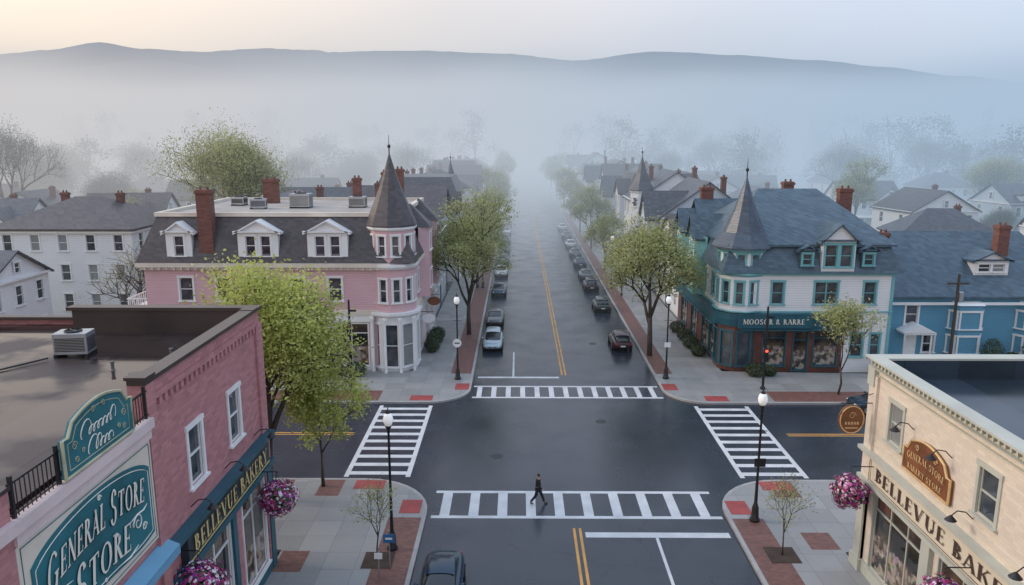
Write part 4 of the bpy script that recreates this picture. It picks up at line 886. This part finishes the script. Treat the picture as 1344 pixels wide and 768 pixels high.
house('white gabled house cut by the left edge',-50.5,67,0,11,9,7.2,'gable',2.4,wsid,slate,2,3,3,((.1,.2),),'x',detail=1)
house('pale grey low house between white house and pink building',-39.5,104,0,11,9,6.5,'gable',2.5,lsid,slate,2,4,2,((.2,0),))
hl=[(-152,236,'white gabled house in mist at far left',wsid,dslate,'gable','y'),(-128,214,'grey gabled house in mist near far left edge',gsid,slate,'gable','x'),(-104,236,'pale misty house beyond the far left trees',wsid,slate,'gable','y'),(-92,192,'buff misty house left of the big budding tree',ysid,slate,'hip','x'),(-70,212,'faint white house above the white house roof',wsid,slate,'gable','y'),(-66,160,'grey house in mist beside the big budding tree',gsid,dslate,'gable','x'),(-108,160,'white hip-roofed house in mist above left roofs',wsid,dslate,'hip','x'),(-86,136,'pale blue house in mist behind large white house',lsid,slate,'gable','y'),(-62,122,'white house in mist right of large white house',wsid,dslate,'gable','x'),(-38,150,'grey house directly behind the pink building chimney',gsid,slate,'gable','y'),(-140,180,'white house in mist at left edge with dark roof',wsid,dslate,'gable','x'),(-76,110,'low white house just behind large white house',wsid,slate,'gable','x'),(-60,245,'very faint house in thick left mist',wsid,slate,'gable','x'),(-48,178,'white cross-gabled house in mist left of the row',wsid,slate,'gable','x'),(-92,115,'white house in mist at left edge behind three-storey house',wsid,slate,'gable','y')]
for i,(x,y,l,wm,rm,rf_,ax) in enumerate(hl): house(l,x,y,.15*((i%3)-1),12,9+i%3,6.4+.5*(i%3),rf_,3.4,wm,rm,2,4,2,((.2,.1),),ax,group=G1,porch=i%3==0,wing=(ax=='x' and i%3!=0))
hr=[(59,107,'white house with dark hip roof behind the blue house',wsid,slate,'hip','x'),(76,170,'pale misty house left of the broad misty tree',wsid,slate,'gable','x'),(99,152,'pale blue gabled house with dormer in mist at right',lsid,slate,'gable','x'),(122,190,'grey misty house above the blue house chimney',lsid,dslate,'gable','y'),(142,230,'white misty house near the right edge woods',wsid,slate,'gable','x'),(92,222,'white gabled house in front of the right wood',wsid,slate,'gable','y'),(62,206,'faint buff house in mist right of street row',ysid,slate,'gable','x'),(47,152,'grey house behind the teal slate roofs',gsid,slate,'gable','y'),(46,186,'white house in mist behind right street row',wsid,dslate,'gable','y'),(84,114,'white house with slate roof at the right edge',wsid,slate,'gable','x'),(112,206,'faint white house beside the right wood',wsid,dslate,'hip','x'),(72,136,'pale house with dark roof in mist behind hip roof',wsid,dslate,'gable','y'),(118,160,'white misty house at right edge with slate gable',wsid,slate,'gable','y'),(58,222,'faint white house before the right wood near row',wsid,slate,'gable','x')]
for i,(x,y,l,wm,rm,rf_,ax) in enumerate(hr): house(l,x,y,.15*((i%3)-1),12.5,9+i%3,6.2+.5*(i%3),rf_,3.4,wm,rm,2,4,2,((.2,.1),),ax,group=G2,porch=i%3==1,dorm=(i in(2,9)),wing=(ax=='x' and i in(1,4,6,13)))
cl=[gsid,wsid,lsid,redb,wsid,ysid,wsid,wsid]; rl_=[slate,dslate,slate,slate,dslate]
for i,y in enumerate((88.5,102.5,117,132,147,163,180,198,218,240,265)):
    kind=['gable','gable','mansard','gable','hip'][i%5]
    house('%s building beyond the pink one in left street row'%ordn(i),-15.2-[0,.6,-.3,.9][i%4],y,PI/2,13-(i*5%3),12,8.8+(i*37%5)*.5,kind,[3.9,3.4,3,4.2,3][i%5],cl[i%8],rl_[i%5],3,4,3,((.3,.2),(-.3,.2)) if i%2 else ((-.2,.25),),['x','y','x','x','x'][i%5],'row_building','building',tower=(-1 if i==3 else 0),wing=(i in (1,5,6)))
for i,y in enumerate((88.5,103,118,133,148,164,181,199,219,241,266)):
    kind=['gable','gable','gable','mansard','gable'][i%5]
    house('%s building beyond the teal turret in right street row'%ordn(i),23.6+[0,.5,-.4,.8][i%4],y,-PI/2,13-(i*7%3),12,[7.2,8.4,9.6,10.2,9.2][min(i,4)]+(i*23%4)*.4,kind,[3.6,4.4,4.2,3,4.6][i%5],[wsid,lsid,wsid,wsid,wsid,ysid,wsid][i%7],rl_[(i+1)%5],3,4,3,((.3,.2),) if i%2 else ((-.25,-.2),(.3,.25)),['y','x','x','x','x'][i%5],'row_building','building',tower=(1 if i==2 else 0),wing=(i in (1,3,4,6)))
house('grey rear building behind the pink mansard roof',-28,92,0,12,11,9,'gable',4,gsid,slate,3,4,2,((.3,.2),),'y'); house('second rear building with slate gable left of row',-27.5,108,0,11,11,8.6,'gable',4,wsid,slate,3,4,2,((.3,.2),),'x')
house('white rear building behind teal slate roofs',36,92,0,11,11,7,'gable',3.6,wsid,slate,2,4,2,((.3,.2),),'y')
# ================================================================ CARS
def car(col,name,suv=True):
    T=thing('parked_car','c','car'); m=M(name,col,.18,.05,3,metal=.25,spec=.7); H=1.6 if suv else 1.44
    st=[(-2.27,.60,.74,.45),(-2.2,.80,.95,.32),(-1.9,.88,1.02,.26),(-1.3,.92,1.03,.24),(-.3,.93,1.01,.22),(.9,.92,.99,.22),(1.5,.90,.93,.24),(2.0,.84,.84,.28),(2.2,.72,.74,.34),(2.3,.52,.62,.44)]
    rings=[]
    for y,h,zt,zb in st:
        hp=[(0,zt),(.6*h,zt-.005),(.88*h,zt-.05),(h,zt-.2),(h*1.01,(zt+zb)/2),(.97*h,zb+.08),(.8*h,zb),(0,zb)]
        rings.append([(x,y,z) for x,z in hp]+[(-x,y,z) for x,z in hp[-2:0:-1]])
    MB().loft(rings).build('body',m,T,smooth=True,sub=1)
    if suv: cs=[(-2.08,.76,.58,1.0),(-1.92,.80,.62,1.38),(-1.55,.82,.64,H-.05),(-.7,.84,.66,H),(.1,.84,.65,H-.02),(.45,.83,.64,H-.12),(.9,.81,.68,1.2),(1.3,.76,.70,.95)]
    else: cs=[(-1.75,.74,.66,.98),(-1.3,.78,.62,1.22),(-.8,.82,.60,H-.05),(-.3,.83,.61,H),(.2,.83,.61,H-.03),(.5,.82,.62,H-.12),(.95,.80,.67,1.14),(1.35,.75,.69,.94)]
    rings=[]
    for y,hb,ht,zt in cs:
        hp=[(0,zt),(ht*.6,zt-.01),(ht,zt-.07),(hb,.9),(0,.88)]; rings.append([(x,y,z) for x,z in hp]+[(-x,y,z) for x,z in hp[-2:0:-1]])
    MB().loft(rings).build('cabin_glass',carglass,T,smooth=True,sub=1)
    rp=[]
    rc=[(cs[2][0]-.22,)+(cs[2][1],cs[2][2],cs[2][3]-.07)]+list(cs[2:5])+[(cs[5][0]-.08,cs[5][1],cs[5][2],cs[5][3]+.03)]
    for y,hb,ht,zt in rc:
        xs=[-ht*1.05,-ht*.97,-ht*.55,0,ht*.55,ht*.97,ht*1.05]; zs=[-.13,-.05,.004,.016,.004,-.05,-.13]; rp.append([(x,y,zt+z+.012) for x,z in zip(xs,zs)])
    MB().loft(rp,False).build('roof_panel',m,T,smooth=True,sub=1,recalc=False)
    for sx in (-1,1):
        MB().lathe([(.0,0),(.1,.02),(.09,.1),(0.01,.12)],sx*.98,.75,.98,8).build('wing_mirror',m,T)
        MB().box(sx*.56-.16,sx*.56+.16,2.06,2.2,.60,.70).build('headlight',lampw,T,bev=.04)
        MB().box(sx*.70-.09,sx*.70+.09,-2.22,-2.12,.66,.84).build('tail_light',lampr,T,bev=.03)
        for yy in (-1.4,1.4):
            def ring(mb,prof,cx,cy,cz,nn=16):
                vs=[(cx+sx*o,cy+r*math.cos(2*PI*k/nn),cz+r*math.sin(2*PI*k/nn)) for r,o in prof for k in range(nn)]; mm=len(prof)
                mb.add(vs,[(j*nn+k,j*nn+(k+1)%nn,(j+1)*nn+(k+1)%nn,(j+1)*nn+k) for j in range(mm-1) for k in range(nn)]+[tuple(range(nn)),tuple(range((mm-1)*nn,mm*nn))])
            t=MB(); ring(t,[(.30,-.12),(.34,-.1),(.34,.09),(.31,.12),(.2,.12)],sx*.83,yy,.34); wo=t.build('wheel',tyre,T)
            t=MB(); ring(t,[(.2,.1),(.21,.135),(.17,.12),(.05,.14)],sx*.83,yy,.34,12); t.build('rim',rim,wo)
    MB().box(-.36,.36,2.14,2.29,.46,.56).build('grille',dmetal,T)
    MB().box(-.22,.22,-2.29,-2.22,.52,.64).build('licence_plate',signw,T)
    return T
cc={'silver':car((.36,.45,.50),'silver_blue_paint'),'black':car((.012,.013,.016),'black_paint'),'blue':car((.016,.042,.070),'dark_blue_paint',False),'grey':car((.12,.13,.14),'grey_paint',False),'green':car((.035,.06,.055),'dark_green_paint'),'red':car((.05,.018,.022),'maroon_paint'),'white':car((.55,.56,.57),'white_paint',False)}
ucar=set()
def park(c,x,y,rz,l,g='cars parked along main street'):
    o=cc[c]
    if c in ucar: return dup(o,(x,y,0),rz,l,g)
    ucar.add(c); o.location=(x,y,0); o.rotation_euler=(0,0,rz); o['label']=l; o['group']=g
park('silver',-2.35,70,PI,'silver blue car at the front of the left parked row')
park('grey',-2.45,79.5,PI,'grey car parked second in left row behind silver one'); park('blue',-2.4,94.5,PI,'dark blue car parked third in the left row')
for i,(c,y) in enumerate((('white',108),('grey',119),('blue',130),('black',142),('white',156),('grey',171))): park(c,-2.4,y,PI,'%s car in mist, %s in the left parked row'%(c,ordn(i+3)))
park('red',9.7,70.2,0,'dark maroon car at the front of the right parked row'); park('green',9.6,86,0,'dark green car parked second in the right row')
for i,(c,y) in enumerate((('black',98),('grey',105.5),('blue',116),('grey',126),('white',137),('grey',149),('white',163))): park(c,9.5,y,0,'%s car in mist, %s in the right parked row'%(c,ordn(i+2)))
park('blue',-3.3,29.7,PI,'dark car cut off by the bottom edge beside left kerb','cars near the junction'); park('blue',26.4,52.9,PI/2,'dark blue car on right side street behind the wooden blade sign','cars near the junction')
# ================================================================ STREET FURNITURE
def lamp():
    T=thing('street_lamp','l','street lamp')
    MB().lathe([(.26,0),(.26,.12),(.2,.2),(.17,.75),(.12,.9),(.09,1.0),(.065,2.5),(.055,5.9),(.09,5.95),(.06,6.05),(.14,6.2),(.17,6.28)],n=12).build('pole',dmetal,T,smooth=True)
    MB().lathe([(.15,6.28),(.22,6.45),(.24,6.6),(.19,6.78),(.1,6.9)],n=14).build('globe',glob,T,smooth=True)
    MB().lathe([(.13,6.88),(.1,6.98),(.03,7.02),(.02,7.15)],n=10).build('finial',dmetal,T)
    MB().rod((-.35,0,4.9),(.35,0,4.9),.02).build('crossbar',dmetal,T); return T
L0=lamp(); L0.location=(-6.0,33.3,.14); tag(L0,'black lamp post on near left pavement beside the sapling',group='black globe street lamps')
for x,y,l in ((12.2,36.2,'black lamp post on the near right corner'),(-4.9,59.5,'black lamp post on far left corner by parked cars'),(12.1,59.8,'black lamp post on far right corner under green tree'),(-4.6,98,'misty lamp post further up the left kerb'),(12.2,98,'misty lamp post further up the right kerb')): dup(L0,(x,y,.14),0,l)
def sign(x,y,z,shape,lab,col,r=.3,post=True,sym=True):
    T=thing('street_sign',lab,'sign',(x,y,.14),0); m=MB()
    if shape=='round': disc(m,0,-.1,-.07,z,r,r)
    else: m.box(-r,r,-.1,-.07,z-r*.8,z+r*.8)
    m.build('sign_face',col,T)
    if sym:
        k=MB().box(-r*.6,r*.6,-.104,-.1005,z-.05,z+.05); k.build('symbol',signblk if shape=='round' else signw,T)
    if post: MB().rod((0,0,0),(0,0,z+.35),.035,6).build('post',metal,T)
    else: MB().rod((0,-.07,z),(0,-.02,z),.05,6).build('clamp',metal,T)
sign(-4.9,59.35,3.1,'round','round white sign on far left lamp post',signw,.35,False); sign(12.2,36.05,3.3,'square','small dark sign back on near right lamp post',dmetal,.28,False,False)
sign(12.1,59.7,2.9,'square','small square sign on far right lamp post',signw,.25,False); sign(-5.85,31.7,1.5,'square','small blue square sign at the foot of near left lamp',signb,.26,True); sign(-6.2,30.9,1.1,'square','tiny white square sign below the blue one',signw,.18,True,False)
def pole(x,y,h,lab,lights):
    T=thing('signal_pole',lab,'traffic signal',(x,y,.14)); MB().lathe([(.2,0),(.2,.15),(.1,.25),(.08,h),(.02,h+.05)],n=10).build('pole',dmetal,T)
    for z in lights:
        b=MB().box(-.16,.16,-.35,-.1,z-.45,z+.45); o=b.build('signal_head',dmetal,T,bev=.03)
        for k,c in ((.28,lampr),(0,signblk),(-.28,signblk)):
            m=MB(); disc(m,0,-.37,-.351,z+k,.1,.1,12); m.build('lens',redlamp if (k>.1 and z<3.2 and x>0) else c,o)
            MB().box(-.11,.11,-.45,-.352,z+k+.1,z+k+.12).build('visor',dmetal,o)
    MB().box(-.03,.55,-.03,.0,h-.9,h-.75).build('bracket',dmetal,T)
pole(19.2,57.2,6.6,'dark signal pole with red light before teal corner shop',(2.9,)); pole(-12.9,56.6,7.2,'dark signal pole left of the pink turret',(3.0,5.0))
T=thing('utility_pole','wooden utility pole in front of blue house','pole',(37.2,63.5,0)); MB().tube([(0,0,0),(0,0,8.2)],[.16,.11],8).build('pole',bark,T); MB().box(-.9,.9,-.06,.06,7.3,7.45).build('crossarm',bark,T); MB().lathe([(.2,5.8),(.22,5.9),(.22,6.6),(.1,6.7)],.32,0,0,10).build('transformer',metal,T)
def shrub(x,y,r,h,lab,seed,m=leafD):
    rr=random.Random(seed); T=thing('shrub',lab,'shrub',(x,y,.1),0,'clipped shrubs by the buildings'); f=MB()
    for i in range(900):
        u=Vector((rr.gauss(0,1),rr.gauss(0,1),rr.gauss(0,1))).normalized()*rr.uniform(.7,1.06); p=Vector((u.x*r,u.y*r,h*.5+u.z*h*.5)); a=Vector((rr.gauss(0,1),rr.gauss(0,1),rr.gauss(0,1))).normalized(); b=a.cross(u).normalized(); s=.09
        f.quad(p-a*s,p+b*s*.6,p+a*s,p-b*s*.6)
    f.build('foliage',m,T,recalc=False); MB().rod((0,0,0),(0,0,h*.6),.05).build('stem',bark,T)
sh=[(-13.4,60.4,.9,1.2,'low shrub left of the pink turret door'),(-15.2,60.6,.8,1.1,'low shrub below the pink building corner window'),(-7.9,67.5,.7,1.4,'shrub beside the pink turret on street side'),(-7.9,69.6,.8,1.6,'taller shrub further along pink building side'),(-7.8,72,.7,1.3,'third shrub along the pink building side'),(16.3,66.5,.7,1.1,'shrub nearest the teal turret on street side'),(16.2,69,.8,1.2,'second shrub along the teal shopfront'),(16.2,71.8,.8,1.2,'third shrub along the teal shopfront'),(16.1,75,.8,1.2,'fourth shrub along the teal shopfront'),(19.6,60.6,.8,1.1,'low shrub at the foot of the teal turret'),(20.8,60.7,.6,.9,'small shrub right of the turret foot'),(41.0,63.8,.9,2.4,'tall clipped evergreen before the blue house bay'),(44.8,63.6,1.3,2.2,'rounded evergreen bush at the right edge'),(30.2,60.6,.8,1.2,'shrub by the right end of white building'),(42.8,63.8,.6,1.2,'small bush between the blue house evergreens')]
for i,(x,y,r,h,l) in enumerate(sh): shrub(x,y,r,h,l,i)
# ================================================================ PERSON
def skinned(name,V,Ed,Rd,mat,parent,root=0,sub=2):
    me=bpy.data.meshes.new(name); me.from_pydata(V,Ed,[]); o=bpy.data.objects.new(name,me); C.objects.link(o); o.parent=parent
    md=o.modifiers.new('k','SKIN')
    if not me.skin_vertices:
        bm=bmesh.new(); bm.from_mesh(me); bm.verts.layers.skin.verify(); bm.to_mesh(me); bm.free()
    for i,r in enumerate(Rd): me.skin_vertices[0].data[i].radius=(r,r) if not isinstance(r,tuple) else r; me.skin_vertices[0].data[i].use_root=(i==root)
    md.use_smooth_shade=True; s=o.modifiers.new('s','SUBSURF'); s.levels=sub; s.render_levels=sub; me.materials.append(mat); return o
Pn=thing('person','person in dark jacket and trousers walking across the near crosswalk','person',(1.1,38.2,.006),R(-8))
V=[(0,0,.93),(0,0,1.12),(.02,0,1.34),(.03,0,1.47),(.05,0,1.55),(.06,0,1.64),(.065,0,1.73),
   (0,.10,.90),(.20,.10,.50),(.34,.10,.09),(.47,.10,.05),(0,-.10,.90),(-.12,-.10,.50),(-.40,-.10,.14),(-.30,-.10,.04),
   (.02,.19,1.40),(-.10,.24,1.14),(.02,.24,.92),(.05,.24,.84),(.02,-.19,1.40),(.06,-.25,1.13),(.26,-.23,.99),(.33,-.22,.97)]
Ed=[(0,1),(1,2),(2,3),(3,4),(4,5),(5,6),(0,7),(7,8),(8,9),(9,10),(0,11),(11,12),(12,13),(13,14),(3,15),(15,16),(16,17),(17,18),(3,19),(19,20),(20,21),(21,22)]
Rd=[.13,.12,.14,.07,.055,.095,.075,.09,.06,.04,.035,.09,.06,.04,.035,.06,.045,.032,.03,.06,.045,.032,.03]
skinned('body',V,Ed,Rd,skin,Pn)
ji=[0,1,2,3,15,16,17,19,20,21]; mp={a:i for i,a in enumerate(ji)}
skinned('jacket',[V[i] for i in ji],[(mp[a],mp[b]) for a,b in Ed if a in mp and b in mp],[.165,.155,.17,.10,.085,.068,.052,.085,.068,.052],cloth,Pn)
ti=[0,7,8,9,11,12,13]; mp={a:i for i,a in enumerate(ti)}
skinned('trousers',[V[i] for i in ti],[(mp[a],mp[b]) for a,b in Ed if a in mp and b in mp],[.145,.115,.085,.06,.115,.085,.06],cloth2,Pn)
for a,b in ((9,10),(13,14)):
    skinned('shoe',[(V[a][0]-.03,V[a][1],.06 if a==9 else .1),(V[b][0]+.06,V[b][1],.05)],[(0,1)],[.055,.05],dmetal,Pn,0,1)
skinned('hair',[(.03,0,1.62),(.04,0,1.70),(.075,0,1.745)],[(0,1),(1,2)],[.10,.115,.08],hairm,Pn)
MB().lathe([(.012,-.02),(.016,0),(.004,.03)],.165,0,1.64,6).build('nose',skin,Pn)
for sd,hv in ((.24,(.06,.24,.82)),(-.22,(.36,-.22,.96))):
    for k in range(5):
        dx=(k-2)*.018
        MB().tube([(hv[0]+dx,hv[1],hv[2]),(hv[0]+dx*1.4+.01,hv[1],hv[2]-.05),(hv[0]+dx*1.3-.005,hv[1]-.01,hv[2]-.08+abs(k-2)*.008)],[.01,.009,.006],5).build('finger',skin,Pn,smooth=True)
# ================================================================ WORLD, LIGHT, CAMERA
wd=bpy.data.worlds.new('World'); S.world=wd; wd.use_nodes=True; nt=wd.node_tree; N=nt.nodes; L=nt.links; bg=N['Background']
sky=N.new('ShaderNodeTexSky'); sky.sky_type='NISHITA'; sky.sun_disc=False; sky.sun_elevation=R(28); sky.sun_rotation=R(-83); sky.air_density=1.5; sky.dust_density=3
bg2=N.new('ShaderNodeBackground'); L.new(sky.outputs[0],bg2.inputs[0]); bg2.inputs[1].default_value=.05
tc=N.new('ShaderNodeTexCoord'); sp=N.new('ShaderNodeSeparateXYZ'); L.new(tc.outputs['Generated'],sp.inputs[0])
def mr(x,a,b):
    n=N.new('ShaderNodeMapRange'); n.interpolation_type='SMOOTHSTEP'; n.inputs[1].default_value=a;n.inputs[2].default_value=b; L.new(x,n.inputs[0]); return n.outputs[0]
def mx(f,a,b):
    n=N.new('ShaderNodeMix'); n.data_type='RGBA'; L.new(f,n.inputs[0])
    for k,v in ((6,a),(7,b)):
        if isinstance(v,tuple): n.inputs[k].default_value=(*v,1)
        else: L.new(v,n.inputs[k])
    return n.outputs[2]
h=mx(mr(sp.outputs[0],-.62,.62),(.98,.77,.62),(.56,.62,.80)); c=mx(mr(sp.outputs[2],.17,.75),h,(.66,.80,1.04)); L.new(c,bg.inputs[0]); bg.inputs[1].default_value=1.03
ad=N.new('ShaderNodeAddShader'); L.new(bg.outputs[0],ad.inputs[0]); L.new(bg2.outputs[0],ad.inputs[1]); L.new(ad.outputs[0],N['World Output'].inputs[0])
sl=bpy.data.lights.new('sun','SUN'); sl.energy=1.4; sl.angle=R(14); sl.color=(1,.84,.70); so=bpy.data.objects.new('sun',sl); C.objects.link(so)
dv=Vector((-.78,.1,.42)).normalized(); so.rotation_euler=dv.to_track_quat('Z','Y').to_euler()
cam=bpy.data.cameras.new('camera'); cam.lens=36*1000/1344; cam.clip_end=6000; co=bpy.data.objects.new('camera',cam); C.objects.link(co); co.location=(0,0,19.5); co.rotation_euler=(R(90-11.53),0,R(.46)); S.camera=co
S.view_settings.view_transform='Standard'; S.view_settings.look='None'; S.view_settings.exposure=0
